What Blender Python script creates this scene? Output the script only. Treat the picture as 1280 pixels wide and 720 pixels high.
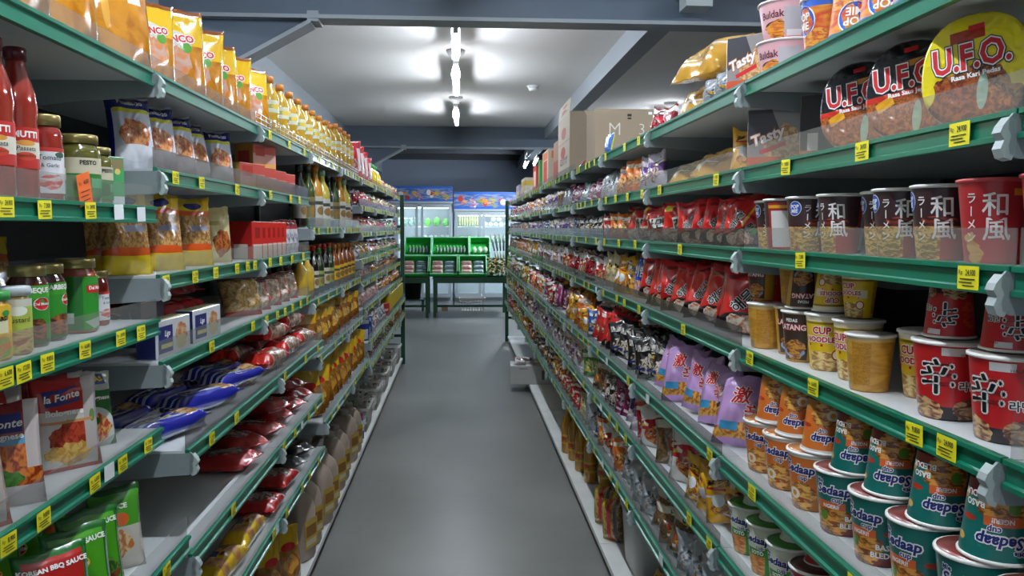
import bpy, bmesh, math, random
from mathutils import Vector, Matrix

for _o in list(bpy.data.objects):
    bpy.data.objects.remove(_o)
SC = bpy.context.scene
COL = SC.collection
PI = math.pi

# ------------------------------------------------------------------ camera
F_PX, YAW, PITCH, ROLL, EYE = 1024.84, .0635, .0726, .0025, 1.5
_cy, _sy, _cp, _sp = math.cos(YAW), math.sin(YAW), math.cos(PITCH), math.sin(PITCH)
_F = Vector((_sy * _cp, _cy * _cp, -_sp))
_R0 = Vector((_cy, -_sy, 0)); _U0 = _R0.cross(_F)
_R = math.cos(ROLL) * _R0 + math.sin(ROLL) * _U0
_U = -math.sin(ROLL) * _R0 + math.cos(ROLL) * _U0
cam = bpy.data.cameras.new('camera')
cam.sensor_width = 36; cam.sensor_fit = 'HORIZONTAL'; cam.lens = F_PX * 36 / 1280
cam.clip_start = .05
camo = bpy.data.objects.new('camera', cam); COL.objects.link(camo)
camo.matrix_world = Matrix(((_R.x, _U.x, -_F.x, 0), (_R.y, _U.y, -_F.y, 0), (_R.z, _U.z, -_F.z, EYE), (0, 0, 0, 1)))
SC.camera = camo

# ------------------------------------------------------------------ world, exposure, lamp strengths
w = bpy.data.worlds.new('world'); SC.world = w; w.use_nodes = True
w.node_tree.nodes['Background'].inputs[0].default_value = (.80, .90, 1.0, 1)
w.node_tree.nodes['Background'].inputs[1].default_value = .38
SC.view_settings.view_transform = 'Standard'
SC.view_settings.look = 'None'
SC.view_settings.gamma = 1
SC.view_settings.use_curve_mapping = False
SC.view_settings.exposure = .15
TUBE_W, FRONT_W, BULB_W, REAR_W, FRIDGE_W = 165.0, 205.0, 50.0, 420.0, 9.0

# ------------------------------------------------------------------ materials
def hx(s):
    if not isinstance(s, str):
        return (*s, 1)
    v = [int(s[i:i + 2], 16) / 255 for i in (1, 3, 5)]
    return (*[x / 12.92 if x <= .04045 else ((x + .055) / 1.055) ** 2.4 for x in v], 1)
MATS = {}
def mat(name, col, rough=.5, metal=0, coat=0, alpha=1, emit=0, bump=0, bscale=40, var=0, vscale=6, trans=0):
    if name in MATS:
        return MATS[name]
    m = bpy.data.materials.new(name); MATS[name] = m; m.use_nodes = True
    nt = m.node_tree; b = nt.nodes['Principled BSDF']
    b.inputs['Base Color'].default_value = hx(col)
    b.inputs['Roughness'].default_value = rough
    b.inputs['Metallic'].default_value = metal
    b.inputs['Coat Weight'].default_value = coat
    b.inputs['Coat Roughness'].default_value = .08
    b.inputs['Alpha'].default_value = alpha
    b.inputs['Transmission Weight'].default_value = trans
    if emit:
        b.inputs['Emission Color'].default_value = hx(col)
        b.inputs['Emission Strength'].default_value = emit
    if var or bump:
        tc = nt.nodes.new('ShaderNodeTexCoord')
        n = nt.nodes.new('ShaderNodeTexNoise'); n.inputs['Scale'].default_value = vscale; n.inputs['Detail'].default_value = 5
        nt.links.new(tc.outputs['Object'], n.inputs['Vector'])
        if var:
            mp = nt.nodes.new('ShaderNodeMapRange'); mp.inputs[1].default_value = .3; mp.inputs[2].default_value = .7
            mp.inputs[3].default_value = 1 - var; mp.inputs[4].default_value = 1 + var
            nt.links.new(n.outputs[0], mp.inputs[0])
            mx = nt.nodes.new('ShaderNodeMix'); mx.data_type = 'RGBA'; mx.blend_type = 'MULTIPLY'
            mx.inputs[0].default_value = 1; mx.inputs[6].default_value = hx(col)
            nt.links.new(mp.outputs[0], mx.inputs[7]); nt.links.new(mx.outputs[2], b.inputs['Base Color'])
            mr = nt.nodes.new('ShaderNodeMapRange'); mr.inputs[3].default_value = max(.05, rough - .12); mr.inputs[4].default_value = min(1, rough + .12)
            nt.links.new(n.outputs[0], mr.inputs[0]); nt.links.new(mr.outputs[0], b.inputs['Roughness'])
        if bump:
            n2 = nt.nodes.new('ShaderNodeTexNoise'); n2.inputs['Scale'].default_value = bscale; n2.inputs['Detail'].default_value = 3
            nt.links.new(tc.outputs['Object'], n2.inputs['Vector'])
            bp = nt.nodes.new('ShaderNodeBump'); bp.inputs['Strength'].default_value = bump; bp.inputs['Distance'].default_value = .01
            nt.links.new(n2.outputs[0], bp.inputs['Height']); nt.links.new(bp.outputs[0], b.inputs['Normal'])
    return m

def printed(name, base, layers=(), rough=.35, coat=.25, bump=.0, bscale=9):
    """flat print on a pack, laid out in the pack's own UV: layers are
    ('r', u, v, half_u, half_v, colour[, rot]) rectangles, ('e', u, v, ru, rv, colour) ellipses;
    a colour may be (c1, c2, scale) = a mottled picture of the food"""
    if name in MATS:
        return MATS[name]
    m = bpy.data.materials.new(name); MATS[name] = m; m.use_nodes = True
    nt = m.node_tree; N = nt.nodes.new; K = nt.links.new
    b = nt.nodes['Principled BSDF']
    b.inputs['Roughness'].default_value = rough
    b.inputs['Coat Weight'].default_value = coat; b.inputs['Coat Roughness'].default_value = .1
    tc = N('ShaderNodeTexCoord')
    def colour(cv):
        if isinstance(cv, tuple) and len(cv) == 3 and isinstance(cv[0], str):
            n = N('ShaderNodeTexNoise'); n.inputs['Scale'].default_value = cv[2]; n.inputs['Detail'].default_value = 4
            n.inputs['Distortion'].default_value = 1.5
            K(tc.outputs['UV'], n.inputs['Vector'])
            r = N('ShaderNodeMapRange'); r.inputs[1].default_value = .42; r.inputs[2].default_value = .58
            K(n.outputs[0], r.inputs[0])
            mx = N('ShaderNodeMix'); mx.data_type = 'RGBA'; mx.inputs[6].default_value = hx(cv[0]); mx.inputs[7].default_value = hx(cv[1])
            K(r.outputs[0], mx.inputs[0]); return mx.outputs[2]
        g = N('ShaderNodeRGB'); g.outputs[0].default_value = hx(cv); return g.outputs[0]
    cur = colour(base)
    for L in layers:
        mp = N('ShaderNodeMapping'); mp.vector_type = 'TEXTURE'
        mp.inputs['Location'].default_value = (L[1], L[2], 0)
        mp.inputs['Scale'].default_value = (L[3], L[4], 1)
        if len(L) > 6:
            mp.inputs['Rotation'].default_value = (0, 0, L[6])
        if L[0] == 'e' and isinstance(L[5], tuple):
            dn = N('ShaderNodeTexNoise'); dn.inputs['Scale'].default_value = 5; dn.inputs['Detail'].default_value = 2; K(tc.outputs['UV'], dn.inputs['Vector'])
            dv = N('ShaderNodeVectorMath'); dv.operation = 'MULTIPLY_ADD'; dv.inputs[1].default_value = (.22, .22, 0)
            K(dn.outputs['Color'], dv.inputs[0])
            da = N('ShaderNodeVectorMath'); da.operation = 'SUBTRACT'; da.inputs[1].default_value = (.11, .11, 0)
            K(tc.outputs['UV'], da.inputs[0]); K(da.outputs[0], dv.inputs[2]); K(dv.outputs[0], mp.inputs['Vector'])
        else:
            K(tc.outputs['UV'], mp.inputs['Vector'])
        if L[0] == 'e':
            ln = N('ShaderNodeVectorMath'); ln.operation = 'LENGTH'; K(mp.outputs[0], ln.inputs[0]); val = ln.outputs['Value']
        else:
            ab = N('ShaderNodeVectorMath'); ab.operation = 'ABSOLUTE'; K(mp.outputs[0], ab.inputs[0])
            sp = N('ShaderNodeSeparateXYZ'); K(ab.outputs[0], sp.inputs[0])
            mxm = N('ShaderNodeMath'); mxm.operation = 'MAXIMUM'; K(sp.outputs[0], mxm.inputs[0]); K(sp.outputs[1], mxm.inputs[1]); val = mxm.outputs[0]
        lt = N('ShaderNodeMath'); lt.operation = 'LESS_THAN'; lt.inputs[1].default_value = 1; K(val, lt.inputs[0])
        mx = N('ShaderNodeMix'); mx.data_type = 'RGBA'; K(lt.outputs[0], mx.inputs[0]); K(cur, mx.inputs[6]); K(colour(L[5]), mx.inputs[7])
        cur = mx.outputs[2]
    K(cur, b.inputs['Base Color'])
    if bump:
        n2 = N('ShaderNodeTexNoise'); n2.inputs['Scale'].default_value = bscale; n2.inputs['Detail'].default_value = 3; n2.noise_type = 'RIDGED_MULTIFRACTAL'; n2.inputs['Distortion'].default_value = .6
        K(tc.outputs['UV'], n2.inputs['Vector'])
        bp = N('ShaderNodeBump'); bp.inputs['Strength'].default_value = min(1, bump * 1.2); bp.inputs['Distance'].default_value = .02
        K(n2.outputs[0], bp.inputs['Height']); K(bp.outputs[0], b.inputs['Normal'])
    return m

GREEN = mat('green_rail', '#077054', .32, coat=.25, var=.06)
GREEN_DK = mat('dark_green_steel', '#0c3f2c', .4)
STEEL = mat('pale_grey_steel', '#a9b1b3', .45, var=.06)
BOARD = mat('off_white_board', '#c9cdcd', .4, var=.05)
BACKP = mat('grey_back_panel', '#2e353a', .6)
PLINTH = mat('white_plinth', '#d8dad6', .5, var=.07)
KICK = mat('dark_kick', '#23272a', .6)
BRK = mat('pale_plastic_cap', '#a9b5b3', .45)
PLATE = mat('grey_bracket_plate', '#858f90', .5)  # plate colour darkened for the shade under the boards
DARK_REFL = mat('dark_reflection_strip', '#4d4b46', .15, alpha=.5)  # clear guard plastic, dark reflections of the packs put into its colour
CLEAR = mat('clear_plastic_strip', '#93958f', .1, alpha=.24)
WRAP = mat('clear_wrap', '#e8ecec', .08, alpha=.16)
WIRE = mat('chrome_wire', '#b9bfbf', .3, .7)
TAGY = mat('yellow_tag', '#f0e418', .6)
TAGW = mat('white_tag', '#e6e9ea', .6)
TAGO = mat('orange_tag', '#f26a1e', .6)
INK = mat('dark_ink', '#1c1a16', .6)
WHITE = mat('white_print', '#f2f0ea', .5)
RED = mat('red_print', '#c8161d', .45)
NAVY = mat('navy_print', '#171f6e', .45)
BLUE = mat('blue_print', '#1f57b8', .45)
YEL = mat('yellow_print', '#f3cf1b', .45)
BLACK = mat('black_print', '#0d0d0f', .45)
ORNG = mat('orange_print', '#e8641b', .45)
GRNP = mat('green_print', '#1d8a35', .45)
LIDW = mat('white_rim', '#e9e6df', .35)
FOIL = mat('foil_lid', '#b8b4ac', .3, .5)
KRAFT = mat('brown_cardboard', '#a08a6c', .8, var=.05)

# ------------------------------------------------------------------ mesh helpers
def mesh(name, verts, faces, mats, uvs=None, midx=None, smooth=False):
    me = bpy.data.meshes.new(name)
    me.from_pydata([tuple(v) for v in verts], [], faces)
    for m in (mats if isinstance(mats, (list, tuple)) else [mats]):
        me.materials.append(m)
    if uvs:
        ul = me.uv_layers.new(name='UVMap').data
        k = 0
        for f in uvs:
            for c in f:
                ul[k].uv = c; k += 1
    if midx:
        for p, i in zip(me.polygons, midx):
            p.material_index = i
    if smooth:
        for p in me.polygons:
            p.use_smooth = True
    return me

def boxes(name, bs, mats, bevel=0):
    """bs: list of (x0,x1,y0,y1,z0,z1[,mat index]); UV per face 0..1"""
    V, Fc, UV, MI = [], [], [], []
    for b in bs:
        x0, x1, y0, y1, z0, z1 = b[:6]
        n = len(V); mi = b[6] if len(b) > 6 else None
        V += [(x0, y0, z0), (x1, y0, z0), (x1, y1, z0), (x0, y1, z0), (x0, y0, z1), (x1, y0, z1), (x1, y1, z1), (x0, y1, z1)]
        for k, q in enumerate([(0, 1, 5, 4), (2, 3, 7, 6), (3, 0, 4, 7), (1, 2, 6, 5), (4, 5, 6, 7), (3, 2, 1, 0)]):
            Fc.append([n + i for i in q]); UV.append([(0, 0), (1, 0), (1, 1), (0, 1)])
            MI.append(mi if mi is not None else (0 if k < 2 else 1 if k < 4 else 2))
    nm = len(mats) if isinstance(mats, (list, tuple)) else 1
    MI = [min(i, nm - 1) for i in MI]
    me = mesh(name, V, Fc, mats, UV, MI)
    if bevel:
        bm = bmesh.new(); bm.from_mesh(me)
        bmesh.ops.bevel(bm, geom=bm.edges[:], offset=bevel, segments=1, affect='EDGES', profile=.5)
        bm.to_mesh(me); bm.free()
    return me

def lathe(name, prof, mats, n=24, midx=None, cap0=True, cap1=True, smooth=True):
    """prof [(r,z)], front (u=.5) faces local -Y"""
    V, Fc, UV, MI = [], [], [], []
    z0 = min(p[1] for p in prof); z1 = max(p[1] for p in prof)
    for r, z in prof:
        for i in range(n):
            a = 2 * PI * i / n
            V.append((-r * math.sin(a), r * math.cos(a), z))
    dz = max(1e-6, z1 - z0)
    for j in range(len(prof) - 1):
        for i in range(n):
            i2 = (i + 1) % n
            Fc.append([j * n + i, j * n + i2, (j + 1) * n + i2, (j + 1) * n + i][::1])
            va, vb = (prof[j][1] - z0) / dz, (prof[j + 1][1] - z0) / dz
            UV.append([(i / n, va), ((i + 1) / n, va), ((i + 1) / n, vb), (i / n, vb)])
            MI.append(midx[j] if midx else 0)
    if cap0:
        Fc.append([i for i in range(n)][::-1]); UV.append([(.5 + .5 * math.sin(2 * PI * i / n), .5 + .5 * math.cos(2 * PI * i / n)) for i in range(n)][::-1]); MI.append(midx[0] if midx else 0)
    if cap1:
        o = (len(prof) - 1) * n
        Fc.append([o + i for i in range(n)]); UV.append([(.5 - .5 * math.sin(2 * PI * i / n), .5 + .5 * math.cos(2 * PI * i / n)) for i in range(n)]); MI.append(midx[-1] if midx else 0)
    me = mesh(name, V, Fc, mats, UV, MI)
    if smooth:
        for p in me.polygons:
            p.use_smooth = len(p.vertices) == 4
    return me

def loft(name, secs, mats, n=24, cap0=True, cap1=True, pw=4.0, midx=None):
    """secs: (half_x, half_y, z[, cx, cy]) superellipse sections"""
    V, Fc, UV, MI = [], [], [], []
    z0, z1 = secs[0][2], secs[-1][2]
    for s in secs:
        cx, cyy = (s[3], s[4]) if len(s) > 3 else (0, 0)
        for i in range(n):
            a = 2 * PI * i / n
            ca, sa = math.cos(a), math.sin(a)
            x = -math.copysign(abs(sa) ** (2 / pw), sa) * s[0]; y = math.copysign(abs(ca) ** (2 / pw), ca) * s[1]
            V.append((x + cx, y + cyy, s[2]))
    for j in range(len(secs) - 1):
        for i in range(n):
            i2 = (i + 1) % n
            Fc.append([j * n + i, j * n + i2, (j + 1) * n + i2, (j + 1) * n + i])
            va, vb = (secs[j][2] - z0) / (z1 - z0 + 1e-9), (secs[j + 1][2] - z0) / (z1 - z0 + 1e-9)
            UV.append([(i / n, va), ((i + 1) / n, va), ((i + 1) / n, vb), (i / n, vb)]); MI.append(midx[j] if midx else 0)
    if cap0:
        Fc.append(list(range(n))[::-1]); UV.append([(.5, .5)] * n); MI.append(midx[0] if midx else 0)
    if cap1:
        o = (len(secs) - 1) * n
        Fc.append([o + i for i in range(n)]); UV.append([(.5, .5)] * n); MI.append(midx[-1] if midx else 0)
    me = mesh(name, V, Fc, mats, UV, MI)
    for p in me.polygons:
        p.use_smooth = len(p.vertices) == 4
    return me

def tubes(name, paths, r, m, n=6):
    V, Fc = [], []
    for pth in paths:
        pts = [Vector(p) for p in pth]; base = len(V)
        for i, p in enumerate(pts):
            t = (pts[min(i + 1, len(pts) - 1)] - pts[max(i - 1, 0)]).normalized()
            a = t.orthogonal().normalized() if i == 0 else (a - t * a.dot(t)).normalized()
            b = t.cross(a)
            for k in range(n):
                q = 2 * PI * k / n
                V.append(p + (a * math.cos(q) + b * math.sin(q)) * r)
        for i in range(len(pts) - 1):
            for k in range(n):
                k2 = (k + 1) % n
                Fc.append([base + i * n + k, base + i * n + k2, base + (i + 1) * n + k2, base + (i + 1) * n + k])
        Fc.append([base + k for k in range(n)][::-1]); Fc.append([base + (len(pts) - 1) * n + k for k in range(n)])
    return mesh(name, V, Fc, m, smooth=True)

def extrude(name, poly, axis_len, m, axis='y', off=0):
    """polygon in (a,z) extruded along y"""
    n = len(poly); V = [(a, off, z) for a, z in poly] + [(a, off + axis_len, z) for a, z in poly]
    Fc = [[i, (i + 1) % n, n + (i + 1) % n, n + i] for i in range(n)] + [list(range(n))[::-1], list(range(n, 2 * n))]
    me = mesh(name, V, Fc, m)
    bm = bmesh.new(); bm.from_mesh(me); bmesh.ops.recalc_face_normals(bm, faces=bm.faces[:]); bm.to_mesh(me); bm.free()
    return me

def wrinkle(u, v, s):
    r = random.Random(s); t = 0
    for k in range(5):
        a, b, p, amp = r.uniform(-13, 13), r.uniform(-9, 9), r.uniform(0, 6.3), r.uniform(.3, 1)
        t += amp * (1.2 - 2.2 * abs(math.sin(.5 * (a * u + b * v + p))))
    return t / 3

class Bag:
    """sealed film pack standing on its bottom edge: pillow (both ends crimped) or pouch (gusset base)"""
    def __init__(s, w, h, d, seed=1, pouch=False, wr=.1, crimp=.055, slump=0, pw=2.4, vp=4.0, df=0):
        r = random.Random(seed * 31 + int(w * 1e4)); s.k = [r.uniform(-1, 1) for _ in range(8)]; s.df = df
        s.vp = vp; s.w, s.h, s.d, s.seed, s.pouch, s.wr, s.crimp, s.slump, s.pw = w, h, d, seed, pouch, wr, crimp, slump, pw
    def t(s, u, v, back=0):
        e = max(0, 1 - abs(2 * u - 1) ** s.pw) ** .55
        if s.pouch:
            vv = max(0, 1 - (v / (1 - s.crimp)) ** 2.0) ** .75 if v < 1 - s.crimp else 0
        else:
            q = (v - s.crimp) / (1 - 2 * s.crimp)
            vv = max(0, 1 - abs(2 * q - 1) ** s.vp) ** .6 if 0 < q < 1 else 0
        wk = wrinkle(u, v, s.seed + 50 * back) * s.wr * s.d * e * min(1, vv * 2 + .12)
        return max(.0007, s.d / 2 * e * vv + wk * .5 + (.0 if vv else .0006))
    def sway(s, v):
        return s.slump * s.h * v * v
    def deform(s, u, v, x, y, z):
        k, q = s.k, s.df
        if q:
            x = x * (1 + q * .16 * k[0] * (v - .5)) + q * s.h * .12 * k[1] * v * v
            y += q * s.h * (.10 * k[2] * v * v + .05 * math.sin(3 * v + 3 * k[3]) * (u - .5) * 2 * v)
            z -= q * s.h * (.11 * abs(math.sin(3.2 * u + 3 * k[4])) + .05 * abs(math.sin(7 * u + 5 * k[5]))) * v ** 2.5
        return (x, y, z)
    def front(s, x, z):
        u, v = x / s.w + .5, z / s.h
        u = min(.995, max(.005, u)); v = min(.995, max(.005, v))
        return s.deform(u, v, x, -s.t(u, v) - .0009 + s.sway(v), z)
    def mesh(s, name, m, nx=10, ny=12):
        V, Fc, UV = [], [], []
        def co(i, j, back):
            u, v = i / nx, j / ny
            pinch = 1 - .07 * math.sin(PI * min(1, max(0, v))) if not s.pouch else 1 - .03 * math.sin(PI * v)
            x = (u - .5) * s.w * pinch
            edge = i in (0, nx)
            if s.pouch:
                y = 0 if edge and j == ny else s.t(min(.985, max(.015, u)), v, back)
                if edge: y = 0
            else:
                y = 0 if edge else s.t(u, v, back)
            rip = .0016 * math.sin(u * 40 + s.seed) if j in (0, ny) else 0
            return s.deform(u, v, x, (y if back else -y) + s.sway(v) + rip, v * s.h)
        idx = {}
        for back in (0, 1):
            for j in range(ny + 1):
                for i in range(nx + 1):
                    if back and i in (0, nx):
                        idx[back, i, j] = idx[0, i, j]; continue
                    idx[back, i, j] = len(V); V.append(co(i, j, back))
        for back in (0, 1):
            for j in range(ny):
                for i in range(nx):
                    q = [(i, j), (i + 1, j), (i + 1, j + 1), (i, j + 1)]
                    if back: q = q[::-1]
                    Fc.append([idx[back, a, b] for a, b in q]); UV.append([((1 - a / nx) if back else a / nx, b / ny) for a, b in q])
        for j in (0, ny):
            lo = [idx[0, i, j] for i in range(nx + 1)] + [idx[1, i, j] for i in range(nx - 1, 0, -1)]
            if j == 0: lo = lo[::-1]
            Fc.append(lo); UV.append([(.5, .01 if j == 0 else .99)] * len(lo))
        me = mesh(name, V, Fc, m, UV)
        for p in me.polygons:
            p.use_smooth = len(p.vertices) == 4
        return me

# ---- lettering
_TX = {}
def glyphs(s, size, off=0, shear=0, sx=1):
    if any(ord(ch) > 0x2fff for ch in s): off = min(off, .035 * size)
    key = (s, size, off, shear, sx)
    if key not in _TX:
        cu = bpy.data.curves.new('lettering', 'FONT'); cu.body = s; cu.size = size; cu.resolution_u = 2; cu.offset = off; cu.shear = shear
        o = bpy.data.objects.new('lettering', cu); me = bpy.data.meshes.new_from_object(o)
        vs = [(v.co.x * sx, v.co.y) for v in me.vertices]; fs = [list(p.vertices) for p in me.polygons]
        bpy.data.objects.remove(o); bpy.data.curves.remove(cu); bpy.data.meshes.remove(me)
        if vs:
            mx = (min(v[0] for v in vs) + max(v[0] for v in vs)) / 2; my = (min(v[1] for v in vs) + max(v[1] for v in vs)) / 2
            vs = [(x - mx, y - my) for x, y in vs]
        _TX[key] = (vs, fs)
    return _TX[key]
def lettering(name, items, mapper):
    """items (text,size,cx,cy,mat[,opts]); opts: off, shear, sx, rot, lift, out=(mat,off) outline"""
    V, Fc, MI, mats = [], [], [], []
    def add(vs, fs, m, cx, cy, rot, lift):
        if m not in mats: mats.append(m)
        b = len(V); c, s_ = math.cos(rot), math.sin(rot)
        for x, y in vs:
            X, Y, Z = mapper(cx + x * c - y * s_, cy + x * s_ + y * c, lift); V.append((X, Y, Z))
        for f in fs:
            Fc.append([b + i for i in f]); MI.append(mats.index(m))
    for it in items:
        s, size, cx, cy, m = it[:5]; o = it[5] if len(it) > 5 else {}
        rot = o.get('rot', 0); l0 = o.get('lift', 0)
        if s == '@disc':
            k = 20; vs = [(size * math.cos(2 * PI * i / k) * o.get('sx', 1), size * math.sin(2 * PI * i / k)) for i in range(k)]
            add(vs, [list(range(k))], m, cx, cy, rot, l0); continue
        if s == '@rect':
            a, b = size, o['h']; vs = [(-a, -b), (0, -b), (a, -b), (a, b), (0, b), (-a, b)]
            add(vs, [[0, 1, 4, 5], [1, 2, 3, 4]], m, cx, cy, rot, l0); continue
        if any(ord(ch) > 0x2fff for ch in s):
            vs, fs = glyphs(s, size, 0, o.get('shear', 0), o.get('sx', 1)); nl = 0
            for om, oo in o.get('out', []):
                for q in range(8): add([(x + oo * math.cos(q * PI / 4), y + oo * math.sin(q * PI / 4)) for x, y in vs], fs, om, cx, cy, rot, l0 + .00004 * q)
                nl += 1
            e = o.get('off', 0) * .8
            for q in range(4 if e else 1): add([(x + e * math.cos(q * PI / 2), y + e * math.sin(q * PI / 2)) for x, y in vs], fs, m, cx, cy, rot, l0 + .0006 * nl + .00004 * q)
            continue
        for k, (om, oo) in enumerate(o.get('out', [])):
            vs, fs = glyphs(s, size, oo, o.get('shear', 0), o.get('sx', 1)); add(vs, fs, om, cx, cy, rot, l0 + .0003 * k)
        vs, fs = glyphs(s, size, o.get('off', 0), o.get('shear', 0), o.get('sx', 1))
        add(vs, fs, m, cx, cy, rot, l0 + .0003 * len(o.get('out', [])))
    return mesh(name, V, Fc, mats, midx=MI)
def wrap_map(rf, z0=0):
    def f(x, y, lift):
        r = rf(y); a = x / max(r, .005); r += .0006 + lift
        return (r * math.sin(a), -r * math.cos(a), y + z0)
    return f
def flat_map(y0):
    return lambda x, y, lift: (x, y0 - .0006 - lift, y)
def bag_map(bag):
    def f(x, y, lift):
        p = bag.front(x, y); return (p[0], p[1] - lift - .0006, p[2])
    return f

# ------------------------------------------------------------------ objects
def tag(o, label=None, cat=None, group=None, kind=None):
    if label: o['label'] = label
    if cat: o['category'] = cat
    if group: o['group'] = group
    if kind: o['kind'] = kind
    return o
def obj(name, me, parent=None, loc=(0, 0, 0), rot=(0, 0, 0)):
    o = bpy.data.objects.new(name, me); COL.objects.link(o); o.parent = parent
    o.location = loc; o.rotation_euler = rot
    return o
def empty(name, loc=(0, 0, 0), rot=(0, 0, 0)):
    o = obj(name, None, None, loc, rot); o.empty_display_size = .05; return o
def struct(name, me, loc=(0, 0, 0)):
    return tag(obj(name, me, None, loc), kind='structure')

from mathutils.bvhtree import BVHTree
from mathutils import Euler
PLACED = []                                   # (lo, hi, bvh) of everything already standing on a shelf
def _geo(proto, M):
    V, P = [], []
    for p in proto.parts:
        if p[0] == 'lettering': continue
        n = len(V); V += [M @ v.co for v in p[1].vertices]; P += [[n + i for i in f.vertices] for f in p[1].polygons]
    return V, P
def settle(proto, loc, rot, sc, zfloor=None, side=0, xfront=None, nudge=True, pull=None, drop=False):
    """lift a pack onto its board, keep it behind the front edge, and slide it along until it clears its neighbours"""
    loc = Vector(loc)
    M = Matrix.Translation(loc) @ (rot if isinstance(rot, Matrix) else Euler(rot).to_matrix()).to_4x4() @ Matrix.Scale(sc, 4)
    V, P = _geo(proto, M)
    d = Vector((0, 0, 0))
    if zfloor is not None: d.z = zfloor + .0006 - min(v.z for v in V)
    if xfront is not None:
        m = min(side * v.x for v in V)
        if m < xfront + .008 or pull is not None: d.x = side * (xfront + .008 + (pull or 0) - m)
    V = [v + d for v in V]; loc += d
    if not nudge: return loc
    lo = Vector([min(v[i] for v in V) for i in range(3)]); hi = Vector([max(v[i] for v in V) for i in range(3)])
    best = None
    for t in (0, 1, -1, 2, -2, 3, -3, 4, -4, 5, 6, 7, 8, 10):
        for dx in (0, .02, .045):
            e = Vector((side * dx, t * .008, 0))
            l2, h2 = lo + e, hi + e
            near = [q for q in PLACED if all(q[0][i] < h2[i] and q[1][i] > l2[i] for i in range(3))]
            b = BVHTree.FromPolygons([v + e for v in V], P)
            if not any(b.overlap(q[2]) for q in near):
                PLACED.append((l2, h2, b)); return loc + e
    if drop: return None
    PLACED.append((lo, hi, BVHTree.FromPolygons(V, P)))
    return loc
FAR = []
def far_put(proto, loc, rot, sc):
    M = Matrix.Translation(Vector(loc)) @ Euler(rot).to_matrix().to_4x4() @ Matrix.Scale(sc, 4)
    FAR.append((proto, M))
def flush_far(name, label, cat):
    """the packs too far off to tell apart: one joined object"""
    V, Fc, UV, MI, mats = [], [], [], [], []
    for proto, M in FAR:
        for p in proto.parts:
            if p[0] == 'lettering': continue
            me = p[1]; n = len(V); V += [M @ v.co for v in me.vertices]
            m = me.materials[0]
            if m not in mats: mats.append(m)
            ul = me.uv_layers[0].data if me.uv_layers else None
            for f in me.polygons:
                Fc.append([n + i for i in f.vertices]); MI.append(mats.index(m))
                UV.append([tuple(ul[k].uv) for k in f.loop_indices] if ul else [(0, 0)] * len(f.vertices))
    o = obj(name, mesh(name, V, Fc, mats, UV, MI, True)); tag(o, label, cat, kind='stuff'); FAR.clear(); return o

class Proto:
    """parts: (name, mesh, parent index or -1, [label])"""
    def __init__(s, parts, h=0, desc=''):
        s.parts, s.h, s.desc = parts, h, desc
    def put(s, name, loc, rz=0, ry=0, rx=0, sc=1.0):
        rot = (rx, ry, rz)
        if len(s.parts) == 1:
            o = obj(name, s.parts[0][1], None, loc, rot); o.scale = (sc, sc, sc); return o
        root = empty(name, loc, rot); root.scale = (sc, sc, sc); ks = []
        for p in s.parts:
            k = obj(p[0], p[1], root if p[2] < 0 else ks[p[2]])
            if len(p) > 3: k['label'] = p[3]
            ks.append(k)
        return root

ONES = 'first second third fourth fifth sixth seventh eighth ninth tenth eleventh twelfth thirteenth fourteenth fifteenth sixteenth seventeenth eighteenth nineteenth twentieth'.split()
TENS = {2: 'twenty', 3: 'thirty', 4: 'forty', 5: 'fifty'}
def ordw(i):
    if i <= 20: return ONES[i - 1]
    t, r = divmod(i, 10)
    return TENS[t] + '-' + ONES[r - 1] if r else {3: 'thirtieth', 4: 'fortieth', 5: 'fiftieth'}[t]
QUEUE = []      # (desc, place, sort key, object, category)
def enqueue(o, desc, place, key, cat):
    QUEUE.append((desc, place, key, o, cat))
def label_queue():
    by = {}
    for q in QUEUE: by.setdefault((q[0], q[1]), []).append(q)
    for (desc, place), L in by.items():
        L.sort(key=lambda q: q[2])
        for i, q in enumerate(L):
            if len(L) == 1: lab = f'{desc} on {place}'
            else: lab = f'{desc}, {ordw(i + 1)} from camera on {place}'
            tag(q[3], lab, q[4], f'{desc} row on {place}' if len(L) > 1 else None)
            if not 4 <= len(lab.split()) <= 16: print('LABEL', len(lab.split()), lab)

# ================================================================== the shop shell
FLOORM = mat('grey_polished_concrete', '#777773', .36, var=.2, vscale=1.3, bump=.05, bscale=25)
CEIL = mat('pale_grey_ceiling', '#e9e7e3', .8, var=.04, vscale=.8)
CEILD = mat('dark_roof_sheet', '#33383d', .8)
WALLB = mat('blue_grey_wall', '#7a8596', .75, var=.05, vscale=.7)
WALLG = mat('grey_wall', '#7d838a', .8, var=.05)
BEAM = mat('grey_painted_steel', '#566370', .5, var=.05)
BEAMF = mat('light_grey_steel_flange', '#8c9499', .45)
struct('floor', boxes('floor', [(-6, 6, -3, 17.2, -.1, 0)], FLOORM))
struct('ceiling', boxes('ceiling', [(-6, 6, -3, 11.6, 2.9, 3.0)], CEIL))
struct('ceiling_rear', boxes('ceiling_rear', [(-6, 6, 11.6, 17.2, 3.0, 3.1)], CEILD))
struct('wall_back', boxes('wall_back', [(-6, 6, 17.0, 17.2, 0, 3.0)], WALLB))
struct('wall_left', boxes('wall_left', [(-6.2, -6, -3, 17.2, 0, 3.1)], WALLG))
struct('wall_right', boxes('wall_right', [(6, 6.2, -3, 17.2, 0, 3.1)], WALLG))
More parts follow.
